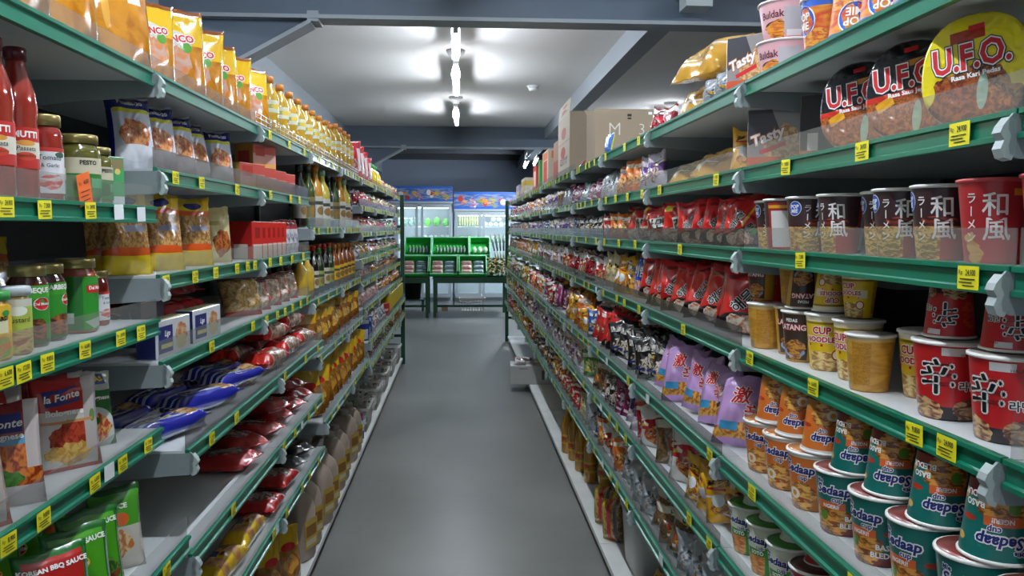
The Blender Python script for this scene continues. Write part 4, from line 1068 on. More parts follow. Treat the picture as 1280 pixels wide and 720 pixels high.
for i, (y, d, t, l) in enumerate([(1.215, .05, 35, 'tall passata bottle cut by the left picture edge'), (1.295, .05, 52, 'tall passata bottle between two others on nearest left bay'), (1.375, .055, 40, 'tall passata bottle beside the tomato sauce jar')]):
    stand(PASS, 'sauce_bottle', 'L', 'B', y, d, '', 'sauce bottle', t, label=l, group='passata bottles')
JT = jar('tomato_jar', .03, .148, '#8a2418', printed('tomato_label', '#d5d8da', [('e', .5, .25, .12, .14, ('#c8321e', '#d8d8d4', 5)), ('r', .5, .97, .3, .06, '#b82a20'), ('e', .6, .85, .06, .06, '#2a5a4a')], .5, .1), (.1, .62), items=[('Tomato', .012, .0, .075, INK), ('& Garlic', .009, .0, .062, INK)])
stand(JT, 'sauce_jar', 'L', 'B', 1.465, .06, '', 'sauce jar', 45, label='red tomato sauce jar with pale label by the passata bottles')
PES = jar('pesto_jar', .034, .118, '#5c5a24', printed('pesto_label', '#c8c0a4', [('r', .5, .3, .5, .3, '#2a7a2a'), ('e', .46, .3, .08, .2, '#1d5a20'), ('r', .6, .36, .08, .12, '#4aa86a')], .5, .1), (.1, .66), items=[('PESTO', .01, .0, .07, INK, {'off': .0003})])
PEM = jar('slim_jar', .027, .095, '#5c5a24', MATS['pesto_label'], (.1, .66))
stand(PEM, 'pesto_jar', 'L', 'B', 1.52, .06, '', 'pesto jar', 20, label='slim pesto jar half hidden behind the wide pesto jar')
stand(PES, 'pesto_jar', 'L', 'B', 1.575, .055, '', 'pesto jar', 40, label='wide pesto jar with gold lid behind the orange ticket', sc=1.08)
stand(PES, 'pesto_jar', 'L', 'B', 1.66, .06, '', 'pesto jar', 20, label='second pesto jar next to the slim green box', sc=.95)
GBX = carton('green_slim_box', .032, .032, .1, [printed('green_slim', '#3f9a5a', [('r', .5, .1, .5, .1, '#c8ccd0'), ('r', .5, .85, .4, .1, '#8a7a52'), ('e', .5, .7, .2, .06, '#d8c86a')], .4, .2)] * 3)
stand(GBX, 'sauce_box', 'L', 'B', 1.73, .055, '', 'sauce box', 30, label='slim green box at the far end of the jars')
# third shelf of the nearest bay
WLID = mat('white_lid', '#c3ccd0', .4); GRLID = mat('green_lid', '#3f9a4a', .4)
MU1 = jar('mustard_jar', .0275, .103, '#c89a2a', printed('mustard_label', '#d8ae2a', [('e', .5, .2, .16, .2, ('#d87a3a', '#6aa03a', 5)), ('r', .5, .6, .12, .12, '#e0d8b0'), ('e', .6, .85, .04, .06, '#2a8a3a')], .5, .1), (.04, .8), GRLID, 1.0, [('MUSTARD', .0085, 0, .062, INK, {'off': .0004, 'rot': .1})])
MU2 = jar('mustard_jar_white', .0275, .106, '#b8a060', printed('mustard_label2', '#a8b84a', [('e', .55, .2, .12, .2, ('#9a5a42', '#c8b06a', 6)), ('e', .5, .78, .09, .09, '#dfe0d4'), ('r', .5, .93, .5, .07, '#c8c8b8')], .5, .1), (.04, .82), WLID, 1.0, [('Mustard', .012, 0, .055, INK)])
DEL_I = [('@disc', .011, .014, .072, WHITE, {'sx': 1.35}), ('@disc', .0098, .014, .072, RED, {'sx': 1.35, 'lift': .0003}), ('Del Monte', .0062, .014, .072, WHITE, {'off': .0002, 'lift': .0006})]
BBQ = jar('barbeque_jar', .031, .135, '#4a1f14', printed('barbeque_label', '#2f8a2a', [('e', .48, .2, .14, .22, ('#9a5a32', '#4a2214', 9)), ('r', .5, .9, .5, .12, '#3f9a2a'), ('r', .5, .0, .5, .06, '#2a5a1c')], .4, .2), (.05, .76), items=[('BARBEQUE', .0115, .0, .094, WHITE, {'off': .0005})] + DEL_I)
BBQ2 = jar('bolognese_jar', .0365, .14, '#8f3a1c', printed('bolognese_label', '#1f6a24', [('r', .62, .5, .14, .5, '#2a8a2a'), ('r', .36, .22, .05, .1, '#b8c0b8'), ('r', .6, .12, .08, .08, '#b5b8ae', .5)], .4, .2), (.05, .76), items=[('Del Monte', .009, .026, .085, WHITE, {'off': .0003, 'out': [(RED, .004)]})])
stand(MU1, 'mustard_jar', 'L', 'C', 1.265, .05, '', 'mustard jar', 48, label='yellow mustard jar with green lid at left picture edge')
stand(MU2, 'mustard_jar', 'L', 'C', 1.325, .05, '', 'mustard jar', 45, label='mustard jar with white lid and pale green label')
stand(BBQ, 'sauce_jar', 'L', 'C', 1.41, .068, '', 'sauce jar', 48, label='barbeque sauce jar with green label beside white lidded mustard')
stand(BBQ, 'sauce_jar', 'L', 'C', 1.485, .075, '', 'sauce jar', 15, label='dark sauce jar with torn white sticker, middle of the jars')
stand(BBQ2, 'sauce_jar', 'L', 'C', 1.60, .075, '', 'sauce jar', 42, label='largest sauce jar with green label on nearest left bay')
stand(JT, 'sauce_jar', 'L', 'C', 1.71, .085, '', 'sauce jar', 10, label='short tomato sauce jar at the far end, third shelf', sc=.75)
for i, y in enumerate((1.27, 1.35, 1.44)):
    stand(BBQ, 'sauce_jar', 'L', 'C', y, .17, 'dark sauce jar in back', 'sauce jar', 30)

# ---- pouches of the nearest bay
FONTE = bagp('red_pouch', .118, .172, .03, '#b8221f', [('r', .5, .3, .44, .34, '#c9c2ba'), ('e', .52, .32, .34, .2, ('#b5442a', '#8a2a18', 9)), ('e', .5, .18, .36, .1, ('#d8b064', '#b88a3a', 9)), ('r', .9, .6, .14, .4, '#b8aea8'), ('e', .9, .55, .05, .07, '#6a8a4a'), ('r', .5, .52, .4, .015, '#c88a52'), ('r', .14, .08, .1, .06, '#c8c8c0'), ('r', .5, .01, .5, .03, '#b8221f')],
             [('@rect', .03, -.008, .138, NAVY, {'h': .015, 'rot': .15}), ('la Fonte', .019, -.008, .138, WHITE, {'off': .0004, 'rot': .15, 'shear': .25, 'lift': .0004}), ('Bolognese', .0155, -.004, .106, WHITE, {'off': .0005})], (1, 2), wr=.1, bump=.15, pouch=False)
FONTE2 = bagp('dark_red_pouch', .12, .17, .03, '#8f1d1c', [('e', .6, .36, .4, .28, ('#d87a2a', '#8a2f14', 7)), ('e', .45, .24, .3, .1, ('#4a8a2a', '#2a6a1c', 6)), ('r', .5, .08, .5, .11, '#bdb4b4'), ('r', .55, .62, .4, .04, '#5a9ac0'), ('r', .92, .7, .1, .35, '#c8bcb8')],
              [('@rect', .03, .004, .135, NAVY, {'h': .016}), ('la Fonte', .019, .004, .135, WHITE, {'off': .0004, 'shear': .25, 'lift': .0004}), ('Bolognese', .014, .006, .112, WHITE, {'off': .0004})], (3,), wr=.1, bump=.15)
JON = bagp('green_pouch', .092, .155, .028, '#1f6a2c', [('e', .5, .22, .5, .3, '#c8ccc4'), ('e', .6, .24, .28, .16, ('#b5402a', '#d8b06a', 7)), ('r', .5, .88, .5, .14, '#aab4a4'), ('e', .2, .64, .16, .08, '#e0cc2a'), ('e', .5, .34, .1, .05, '#2a7a2a')],
           [('@rect', .026, .004, .137, NAVY, {'h': .011, 'rot': .06}), ('JONAS', .014, .004, .137, YEL, {'off': .0005, 'lift': .0004, 'rot': .06}), ('Bolognese', .0125, .008, .098, WHITE, {'off': .0004})], (4,), wr=.1, bump=.15)
for p, y, d, t, l in ((FONTE[1], 1.18, .045, 35, 'red sauce pouch cut by the left picture edge'), (FONTE2[0], 1.30, .05, 62, 'dark red pasta sauce pouch with blue logo and basil'), (FONTE[1], 1.40, .13, 45, 'shaded sauce pouch behind the bolognese pouch'),
                      (FONTE[0], 1.50, .055, 45, 'large red and white bolognese pouch with spaghetti picture'), (FONTE[1], 1.545, .09, 42, 'second bolognese pouch just behind the large one'), (JON[0], 1.655, .075, 38, 'green and white bolognese pouch on nearest left bay'), (JON[0], 1.63, .13, 30, 'dark green pouch behind the green bolognese pouch')):
    stand(p, 'sauce_pouch', 'L', 'D', y, d, '', 'sauce pouch', t, rx=-.12, label=l)
BQP = bagp('bbq_pouch', .115, .165, .03, '#4aa01f', [('e', .6, .16, .3, .2, ('#8a4a2c', '#4a2416', 8)), ('e', .7, .3, .2, .1, ('#6a8a3a', '#2a5a1c', 9)), ('r', .04, .5, .06, .5, '#1f6a24'), ('r', .97, .5, .05, .5, '#1f6a24'), ('r', .5, .97, .5, .05, '#1f6a24')],
           [('BARBEQUE SAUCE', .0125, .0, .135, WHITE, {'off': .0005, 'rot': .05, 'sx': .95}), ('@disc', .015, -.01, .098, YEL, {'sx': 1.8}), ('@disc', .0135, -.01, .098, RED, {'sx': 1.8, 'lift': .0003}), ('Del Monte', .0115, -.01, .098, WHITE, {'off': .0004, 'lift': .0006})], (1, 2), wr=.12, bump=.15)
RBQ = bagp('bbq_pouch_red', .115, .165, .03, '#b5221f', [('r', .04, .5, .06, .5, '#1f6a24'), ('r', .97, .5, .05, .5, '#1f6a24'), ('r', .5, .97, .5, .05, '#1f6a24')], [('KOREAN BBQ SAUCE', .011, .0, .135, WHITE, {'off': .0005})], (3,), wr=.12, bump=.15)
SPG = bagp('spaghetti_pouch', .1, .17, .03, '#4a9a2a', [('r', .5, .25, .5, .26, '#c4bcb0'), ('e', .5, .3, .3, .14, ('#b86a3a', '#d8c08a', 7)), ('e', .6, .6, .14, .08, '#d8602a'), ('r', .5, .97, .5, .05, '#1f5a24')], [('SAUCE', .014, 0, .13, WHITE, {'off': .0005})], (2,), wr=.12, bump=.15)
for p, y, d, t, l in ((RBQ[0], 1.33, .05, 45, 'red barbeque sauce pouch at the bottom picture edge'), (BQP[0], 1.43, .06, 45, 'bright green barbeque sauce pouch with red oval logo'), (BQP[1], 1.52, .075, 42, 'second green barbeque sauce pouch overlapped by the first'), (SPG[0], 1.635, .08, 55, 'green and white sauce pouch last before the empty shelf'),
                      (BQP[0], 1.38, .18, 40, 'shaded green pouch behind the red barbeque pouch'), (BQP[1], 1.50, .2, 35, 'shaded green pouch behind two green barbeque pouches'), (SPG[0], 1.6, .2, 40, 'shaded green pouch at the back of the bay')):
    stand(p, 'sauce_pouch', 'L', 'E', y, d, '', 'sauce pouch', t, rx=-.16, label=l)

# ---- pasta bays
FUS = bagp('fusilli_bag', .118, .21, .07, '#c9ccd2', [('r', .5, .87, .5, .1, '#1d2270'), ('r', .5, .75, .4, .03, '#cfc832'), ('e', .52, .42, .34, .22, ('#d89a5a', '#b5523a', 11)), ('r', .02, .5, .06, .5, '#1d2270'), ('e', .5, .2, .4, .1, '#d8dade')],
           [('Fusilli-20', .0185, .0, .182, WHITE, {'off': .0004})], (1, 2, 3), wr=.2, nx=14, ny=16)
for i, (y, d, t, l) in enumerate([(1.60, .2, 45, 'shaded fusilli bag behind the jars, nearest left bay'), (1.885, .07, 52, 'white and blue fusilli bag nearest the pesto jars'), (2.04, .07, 48, 'second white and blue fusilli bag from the jars'), (2.2, .075, 45, 'third white and blue fusilli bag from the jars'), (2.36, .085, 40, 'fourth fusilli bag, half hidden by the next'), (2.54, .07, 50, 'last white and blue fusilli bag beside the pink boxes')]):
    stand(FUS[i % 3], 'pasta_bag', 'L', 'B', y, d, '', 'pasta bag', t, rx=-.22, label=l, group='white and blue fusilli bags', sc=.88 if i else .9)
stand(FUS[1], 'pasta_bag', 'L', 'B', 1.42, .24, '', 'pasta bag', 40, rx=-.25, label='shaded fusilli bag behind the passata bottles', sc=.9)
YPA = bagp('yellow_pasta', .13, .225, .075, ('#c89a5a', '#8a5f30', 12), [('r', .5, .9, .5, .12, '#dfb91c'), ('r', .2, .9, .2, .1, '#e8c820'), ('e', .5, .86, .22, .06, '#2a2a6a'), ('r', .5, .74, .5, .035, '#d85a1c'), ('r', .5, .1, .5, .14, '#dfc01c'), ('e', .5, .25, .6, .05, '#d8551c'), ('r', .62, .52, .24, .04, '#8a8a9a')],
           (), (1, 2, 3), wr=.2, nx=14, ny=16)
for i, (y, d, t, l) in enumerate([(1.72, .075, 45, 'yellow pasta bag jutting over the shelf end bracket'), (1.87, .08, 40, 'yellow pasta bag, second from the shelf end bracket'), (2.04, .07, 50, 'yellow pasta bag, third from the shelf end bracket'), (2.28, .07, 50, 'yellow pasta bag beside the cream pasta pack')]):
    stand(YPA[i % 3], 'pasta_bag', 'L', 'C', max(y, 1.83), d, '', 'pasta bag', t, rx=-.16, label=l, group='yellow bags of pasta', sc=.86)
for i, (y, d) in enumerate([(1.3, .2), (1.47, .22), (1.62, .19)]):
    stand(YPA[i], 'pasta_bag', 'L', 'C', y, d + .06, 'shaded yellow bag in back', 'pasta bag', 40, rx=-.2, sc=.85)
CRM = bagp('cream_pasta', .1, .19, .06, '#cfc08a', [('e', .55, .34, .36, .22, ('#b5662e', '#7a3a1c', 8)), ('r', .5, .88, .5, .12, '#c4b47a'), ('r', .3, .7, .2, .04, '#a8945a')], (), (2,), wr=.1, bump=.2)
stand(CRM[0], 'pasta_bag', 'L', 'C', 2.5, .07, '', 'pasta bag', 45, rx=-.08, label='cream pasta pack with macaroni picture', sc=.9)
stand(CRM[0], 'pasta_bag', 'L', 'C', 2.44, .16, '', 'pasta bag', 30, rx=-.08, label='plain back of a cream pasta pack behind the macaroni pack', sc=.9)
RBX = carton('red_pasta_box', .06, .09, .125, [printed('red_box_f', '#c0261f', [('r', .5, .2, .4, .2, '#c8beb0'), ('r', .5, .7, .22, .14, '#8a1a1c')], .35, .3), printed('red_box_s', '#b5231f', [('r', .5, .2, .3, .2, '#c8beb0')], .35, .3), MATS['red_print']])
for i in range(6):
    stand(RBX, 'pasta_box', 'L', 'C', 2.79 + i * .075, .06, 'red pasta box with white panel', 'pasta box', 22)
WPK = bagp('white_pack', .07, .14, .04, '#b9b5b8', [('r', .5, .85, .5, .14, '#a8323a'), ('e', .5, .4, .3, .2, ('#7a7a8a', '#c8c4c4', 6))], (), (2,), wr=.1)
for i in range(4):
    stand(WPK[0], 'flour_pack', 'L', 'C', 3.28 + i * .08, .055, 'white pack with red top', 'flour pack', 35, rx=-.1)
PBX = carton('pink_box', .15, .08, .085, [printed('pink_box_f', '#b84a42', [('r', .5, .3, .5, .3, '#c0938a'), ('r', .3, .7, .2, .2, '#a8322c'), ('r', .5, .1, .5, .08, '#d8a04a')], .35, .3), printed('pink_box_s', '#c89a4a', [('r', .5, .4, .3, .3, '#b84a42')], .4, .2), MATS['pink_box_f']])
for i, y in enumerate((2.79, 2.96, 3.13, 3.3, 3.44)):
    stand(PBX, 'pasta_box', 'L', 'B', y, .065, 'pink and red lasagne box', 'pasta box', 18)
stand(PBX, 'pasta_box', 'L', 'B', 3.02, .08, '', 'pasta box', 20, up=.0865, label='pink and red box stacked on top of its row', sc=.95)
# boxes and packs of the fourth shelf
WBX = carton('white_blue_box', .19, .045, .085, [printed('wb_front', '#c9cccf', [('r', .27, .48, .2, .36, '#232a72'), ('e', .72, .5, .17, .34, ('#b5663e', '#d8b88a', 6)), ('e', .72, .3, .16, .2, '#cdbb8a'), ('r', .3, .3, .16, .06, '#c8c070')], .35, .3), mat('box_navy', '#20265e', .4), mat('box_top', '#b8b48a', .5)],
             [('Ligo', .018, -.035, .052, WHITE, {'shear': .2, 'off': .0004})])
stand(WBX, 'pasta_box', 'L', 'D', 1.945, .035, '', 'pasta box', 4, label='white and blue lasagne box nearest on the pasta bay shelf')
stand(WBX, 'pasta_box', 'L', 'D', 2.2, .035, '', 'pasta box', 4, label='second white and blue lasagne box beside the red packs')
NVB = carton('navy_box', .045, .27, .052, [mat('box_navy2', '#1d2052', .35, coat=.2)] * 3, [('pasta', .012, 0, .026, SKETCH, {'rot': PI / 2})])
for i in range(3):
    stand(NVB, 'pasta_box', 'L', 'D', 1.86 + i * .0, .2 + i * .0, 'flat navy pasta box, first pile', 'pasta box', 90, up=i * .053)
for i in range(3):
    stand(NVB, 'pasta_box', 'L', 'D', 2.18, .17, 'navy pasta box, second pile', 'pasta box', 82, up=i * .053)
RWP = bagp('red_white_pack', .16, .24, .055, '#b82a2a', [('r', .5, .5, .36, .3, '#c4beb8'), ('r', .5, .5, .5, .04, '#9a2024')], (), (1, 2), wr=.12)
for i, y in enumerate((2.4, 2.55)):
    stand(RWP[i], 'noodle_pack', 'L', 'D', y, .14, 'red and white pack lying flat', 'noodle pack', 10, rx=-1.45, dz=.03)
    stand(RWP[1 - i], 'noodle_pack', 'L', 'D', y + .02, .17, 'red and white pack on top', 'noodle pack', 14, rx=-1.4, dz=.085)
RIG = bagp('rigatoni_bag', .15, .14, .08, ('#c8a468', '#8f6f3c', 9), [('r', .5, .95, .5, .06, '#5a4a3a'), ('r', .5, .04, .5, .06, '#b82a22')], (), (1,), wr=.25)
stand(RIG[0], 'pasta_bag', 'L', 'D', 2.78, .07, '', 'pasta bag', 40, rx=-.25, label='clear bag of rigatoni tubes on the pasta bay shelf')
NEST = bagp('red_nest', .15, .12, .09, ('#c8b8a4', '#9a7a5a', 7), [('r', .15, .5, .16, .5, '#b8302a'), ('r', .9, .5, .12, .5, '#b8302a'), ('r', .5, .9, .5, .08, '#5a3a32')], (), (1, 2), wr=.35)
for i, y in enumerate((2.95, 3.12, 3.28, 3.44)):
    stand(NEST[i % 2], 'noodle_pack', 'L', 'D', y, .075, 'red and clear noodle nest bag', 'noodle pack', 35, rx=-.25)
# spaghetti packs of the fifth shelf
SPA = bagp('blue_spaghetti', .085, .27, .05, '#232a9a', [('r', .32, .5, .05, .5, '#b4bcc8'), ('r', .55, .5, .035, .5, '#b0b8c8'), ('r', .76, .5, .05, .5, '#a8b0c0'), ('r', .1, .5, .05, .5, '#a8b0c0'), ('e', .5, .78, .4, .17, ('#c8a870', '#8f6048', 9)), ('r', .6, .42, .08, .12, '#cfc848'), ('r', .42, .35, .1, .09, '#15163a')],
           [('la Fonte', .018, .0, .1, WHITE, {'rot': PI / 2, 'off': .0003})], (1, 2, 3), wr=.4, nx=14, ny=24, vp=12, pw=6, df=.25, crimp=.085)
def lying(proto, name, side, key, y, d, desc, cat, ang, up, label=None, sc=1.0, roll=0):
    """a long pack lying on its back, its long side ang degrees off the aisle direction"""
    s, X, z = shelf_at(side, key, y)
    th = math.radians(ang)
    # local z (long) -> horizontal direction, front (-y) -> up
    zdir = Vector((math.sin(th) * s, math.cos(th), 0)); ydir = Vector((0, 0, -1)); xdir = ydir.cross(zdir)
    M = Matrix((xdir, ydir, zdir)).transposed() @ Matrix.Rotation(roll, 3, 'Z')
    c = Vector((s * (X + d), y, z + up)) - zdir * proto.h * sc / 2
    c = settle(proto, c, M, sc, z + (up - .03 if up > .05 else 0), s, X if key != 'P' else None, drop=label is None)
    if c is None: return None
    o = proto.put(name, (0, 0, 0), sc=sc)
    o.rotation_euler = M.to_euler(); o.location = c
    if label: tag(o, label, cat)
    else: enqueue(o, desc, place_name(side, key, y), y + up, cat)
    return o
SP = [(1.93, .055, 20, .026, 'front'), (2.23, .055, 20, .026, 'front'), (2.52, .055, 18, .026, 'front'), (1.95, .13, 14, .03, 'second'), (2.24, .135, 14, .03, 'second'), (2.53, .13, 12, .03, 'second'), (2.06, .09, 16, .075, 'top'), (2.36, .09, 16, .075, 'top'), (1.95, .22, 8, .03, 'back'), (2.25, .22, 8, .03, 'back'), (2.54, .21, 8, .03, 'back')]
for i, (y, d, a, up, r) in enumerate(SP):
    lying(SPA[i % 3], 'spaghetti_pack', 'L', 'E', y, d, f'blue spaghetti pack, {r} row', 'spaghetti pack', -a, up, sc=1.06)
RSP = bagp('red_spaghetti', .1, .26, .075, ('#b8a290', '#8f6a54', 7), [('r', .5, .9, .5, .12, '#b82620'), ('r', .5, .1, .5, .12, '#b82620'), ('r', .5, .5, .12, .24, '#b8302a')], (), (1, 2), wr=.3)
for i, (y, d, a, up) in enumerate([(2.83, .07, 5, .04), (3.12, .07, 5, .04), (3.42, .07, 5, .04), (2.9, .15, 5, .045), (3.2, .15, 5, .045), (3.46, .15, 5, .045), (3.0, .1, 8, .11), (3.3, .1, 8, .11)]):
    lying(RSP[i % 2], 'noodle_pack', 'L', 'E', y, d, 'red and clear noodle pack' + (' on top' if up > .1 else ' in front' if d < .1 else ' behind'), 'noodle pack', -a, up)
REDB = bagp('red_vermicelli', .15, .2, .06, '#b0201e', [('e', .5, .5, .36, .28, ('#b8a8a0', '#7a2a24', 7)), ('r', .5, .9, .5, .06, '#d8d0c8')], (), (1, 2), wr=.3)
for i, (y, d, a, up) in enumerate([(2.48, .09, 25, .032), (2.66, .1, -15, .032), (2.86, .09, 10, .032), (3.06, .1, -8, .032), (3.26, .09, 12, .032), (3.45, .1, -5, .032), (2.75, .1, 20, .082), (2.97, .1, 10, .082), (3.18, .1, -10, .082), (3.38, .1, 5, .082)]):
    lying(REDB[i % 2], 'noodle_pack', 'L', 'F', y, d, 'red vermicelli pack lying' + (' on top' if up > .05 else ' below'), 'noodle pack', a + 60, up)
YLP = bagp('yellow_long_pack', .085, .26, .07, ('#c8945a', '#a8743e', 4), [('r', .5, .9, .5, .13, '#d8b01c'), ('r', .5, .1, .5, .12, '#d8b01c'), ('r', .5, .5, .5, .1, '#d8b01c'), ('r', .35, .5, .12, .07, '#2a3a8a'), ('r', .6, .53, .1, .05, '#b8302a')], (), (1, 2), wr=.1, coat=.8, rough=.15)
for i, (y, d) in enumerate([(1.97, .055), (2.24, .055), (2.5, .06)]):
    lying(YLP[i % 2], 'noodle_pack', 'L', 'G', y, d, 'yellow banded clear noodle pack', 'noodle pack', -3, .037)
for i, (y, d, a) in enumerate([(2.78, .07, 0), (3.04, .07, -6), (2.85, .16, 5), (3.1, .16, 0)]):
    lying(REDB[i % 2], 'noodle_pack', 'L', 'G', y, d, 'red vermicelli pack lying' + (' behind' if d > .1 else ''), 'noodle pack', a, .032)
BKP = bagp('black_pack', .14, .2, .06, '#1c1d20', [('e', .5, .5, .3, .2, ('#a83a3a', '#2a2a2e', 5)), ('r', .5, .85, .5, .08, '#2a7a4a')], (), (1, 2), wr=.3)
for i, (y, d) in enumerate([(3.27, .07), (3.46, .08)]):
    lying(BKP[i], 'noodle_pack', 'L', 'G', y, d, 'black and green seaweed pack', 'noodle pack', 60, .035)

# ---- oil pouches and bottles on the left top shelf
AMB = ('#c8861c', '#a8660f', 2)
OILP = bagp('amber_pouch', .15, .215, .085, AMB, [('r', .5, .86, .5, .16, '#e0b81c'), ('r', .72, .62, .1, .05, '#d8d4cc'), ('e', .3, .5, .05, .2, '#d8a040')], (), (1, 2), True, .12, coat=.8, rough=.12, bump=.2)
OILB = bagp('brand_pouch', .15, .235, .085, AMB, [('r', .5, .8, .5, .22, '#e6b91c'), ('e', .4, .6, .36, .14, '#d8d4c8'), ('e', .4, .36, .34, .18, ('#d88a5a', '#c8aa9a', 4)), ('r', .5, .98, .5, .03, '#8a4a1c'), ('e', .66, .55, .1, .06, '#5a9a3a')],
            [('SUNCO', .026, .0, .15, RED, {'off': .0012, 'rot': .12, 'out': [(WHITE, .0036)]})], (3, 4), True, .12, coat=.8, rough=.12, bump=.2)
for i, (p, y, d, t, l, sc) in enumerate([(OILP[0], 1.36, .06, 30, 'amber oil pouch at the left picture edge, top shelf', 1.0), (OILP[1], 1.54, .06, 35, 'amber oil pouch before the barcode pouch, top shelf', 1.0), (OILP[0], 1.80, .05, 38, 'large amber oil pouch with white barcode on left top shelf', 1.12),
        (OILB[0], 2.0, .075, 40, 'oil pouch with red lettering beside the barcode pouch', .85), (OILB[1], 2.2, .06, 62, 'yellow topped oil pouch turned sideways, tallest of the row', 1.0), (OILB[0], 2.36, .065, 66, 'yellow oil pouch with pointed top, second after the tallest', .95), (OILB[1], 2.52, .06, 62, 'yellow oil pouch with pointed top, third after the tallest', .92), (OILB[0], 2.66, .065, 60, 'yellow oil pouch with pointed top, before the branded pouch', .9), (OILB[1], 2.92, .06, 48, 'oil pouch with red and white lettering behind the wire guard', .95)]):
    stand(p, 'oil_pouch', 'L', 'A', y, d, '', 'oil pouch', t, label=l, sc=sc, group='oil pouches on left top shelf')
OILC = mat('orange_cap', '#c87a2a', .4)
OILBT = bottle('oil_bottle', [(.03, 0), (.034, .006), (.034, .06), (.031, .075), (.034, .09), (.034, .14), (.028, .165), (.014, .19), (.013, .205)], '#b8922c', OILC, [(.016, .2), (.016, .222), (.014, .224)],
               printed('oil_label', '#c8c8b0', [('r', .5, .5, .5, .16, '#8a9a5a'), ('e', .5, .5, .1, .2, '#d8b83a')], .4, .2), (.09, .135), rl=.034, desc='oil bottle with orange cap')
yy = 3.12
k = 0
while yy < 5.3:
    stand(OILBT, 'oil_bottle', 'L', 'A', yy, .05 + (k % 2) * .03, 'golden oil bottle with orange cap', 'oil bottle', 30, sc=1.0 + .12 * (yy > 4.6)); yy += .088; k += 1
yy = 3.2
while yy < 5.0:
    stand(OILBT, 'oil_bottle', 'L', 'A', yy, .15, 'golden oil bottle in the back row', 'oil bottle', 30, sc=1.05); yy += .13
REDP = bagp('red_tall_pack', .13, .25, .08, '#b51c28', [('e', .5, .3, .3, .2, ('#c8a8a0', '#8a1a24', 6)), ('r', .8, .5, .12, .3, '#c8c0c0')], (), (1, 2), True, .2)
for y in (5.62, 5.85, 6.1, 6.4):
    stand(REDP[0], 'snack_bag', 'L', 'A', y, .07, 'tall red peaked bag', 'snack bag', 45, sc=1.05 - (y - 5.6) * .25)
YJ = bottle('yellow_jerry', [(.05, 0), (.055, .01), (.055, .1), (.03, .14), (.02, .15)], '#d8b81c', GRLID, [(.024, .148), (.024, .18), (.02, .184)], desc='x')
for y in (6.65, 6.85, 7.05):
    stand(YJ, 'oil_bottle', 'L', 'A', y, .07, 'squat yellow bottle with green cap', 'oil bottle', 30)
run('L', 'A', 7.2, 8.9, [[GEN['cream'], GEN['orange']]], .14, d=.055, sc=(.6, .8))

# ---- oil bays (third to fifth)
def tallb(nm, liq, cap, desc, r=.034, h=.28, lab=None):
    return bottle(nm, [(r * .92, 0), (r, .008), (r, h * .6), (r * .85, h * .68), (r * .4, h * .8), (r * .36, h * .93)], liq, cap, [(r * .45, h * .9), (r * .45, h), (r * .4, h + .002)],
                  printed(nm + '_label', lab, [('r', .5, .7, .5, .08, '#3a3a32'), ('e', .5, .35, .1, .2, '#8a6a3a')], .5, .1) if lab else None, (h * .15, h * .5), rl=r, desc=desc)
TB = [tallb('olive_bottle', '#3a4a1c', mat('dark_cap', '#1c1c1c', .4), 'dark green olive oil bottle', lab='#7a6a3a'), tallb('gold_bottle', '#b8801c', OILC, 'tall golden oil bottle', .038, .3, '#b8b8ac'), tallb('pale_oil_bottle', '#b8a83a', mat('pale_green_cap', '#8ab89a', .4), 'pale yellow oil bottle with label', .042, .29, '#b9b9b2'), tallb('black_bottle', '#1d1612', MATS['dark_cap'], 'slim black vinegar bottle', .026, .27, '#a8a49a')]
yy, k = 3.66, 0
while yy < 5.3:
    stand(TB[(3, 0, 0, 1, 1, 2, 2, 1)[k % 8]], 'oil_bottle', 'L', 'C', yy, .05 + .02 * (k % 2), TB[(3, 0, 0, 1, 1, 2, 2, 1)[k % 8]].desc, 'oil bottle', 30); yy += .098; k += 1
SB = [tallb('soy_bottle', '#15100e', mat('red_cap', '#b82a24', .4), 'slim dark soy bottle', .027, .235, '#b8b09a'), tallb('sauce_green', '#2a3a1c', GRLID, 'slim green sauce bottle', .026, .22, '#8a9a4a'), tallb('amber_bottle', '#8a4a10', OILC, 'amber sauce bottle with yellow label', .032, .23, '#d8a81c')]
PETO = tallb('clear_oil', '#b8982c', OILC, 'clear golden oil bottle', .034, .2)
yy, k = 3.64, 0
while yy < 5.35:
    p = PETO if yy < 3.9 else SB[(0, 0, 1, 0)[k % 4]] if yy < 4.6 else SB[2]
    stand(p, 'sauce_bottle', 'L', 'D', yy, .05 + .015 * (k % 2), p.desc, 'sauce bottle', 30); yy += .082; k += 1
yy = 3.66
while yy < 5.3:
    stand(SB[2] if yy > 4.2 else SB[0], 'sauce_bottle', 'L', 'D', yy, .15, 'shaded sauce bottle in back', 'sauce bottle', 30); yy += .12
GOLD = bagp('golden_pouch', .16, .215, .085, ('#96601a', '#6a3c0e', 2), [('r', .5, .88, .5, .13, '#c8981c'), ('r', .5, .12, .5, .12, '#7a4612'), ('e', .5, .45, .34, .18, ('#c8822a', '#e0b84a', 5))], (), (1, 2), True, .2, coat=.8, rough=.15, desc='golden oil pouch')
run('L', 'E', 3.66, 5.35, [GOLD], .15, 'oil pouch', 'oil_pouch', d=.08, turn=40, lean=.0, sc=(.95, 1.02))
YRP = bagp('yellow_red_pouch', .15, .235, .085, ('#a06a1c', '#7a4812', 2), [('r', .5, .8, .5, .2, '#d4ac1c'), ('e', .5, .62, .26, .08, '#c8281f'), ('e', .5, .3, .3, .14, ('#d89a3a', '#b8782a', 4))], (), (1, 2), True, .15, coat=.8, rough=.15, desc='yellow and red oil pouch')
run('L', 'F', 3.66, 5.35, [YRP], .15, 'oil pouch', 'oil_pouch', d=.075, turn=42, lean=.0, sc=(.92, 1.02))

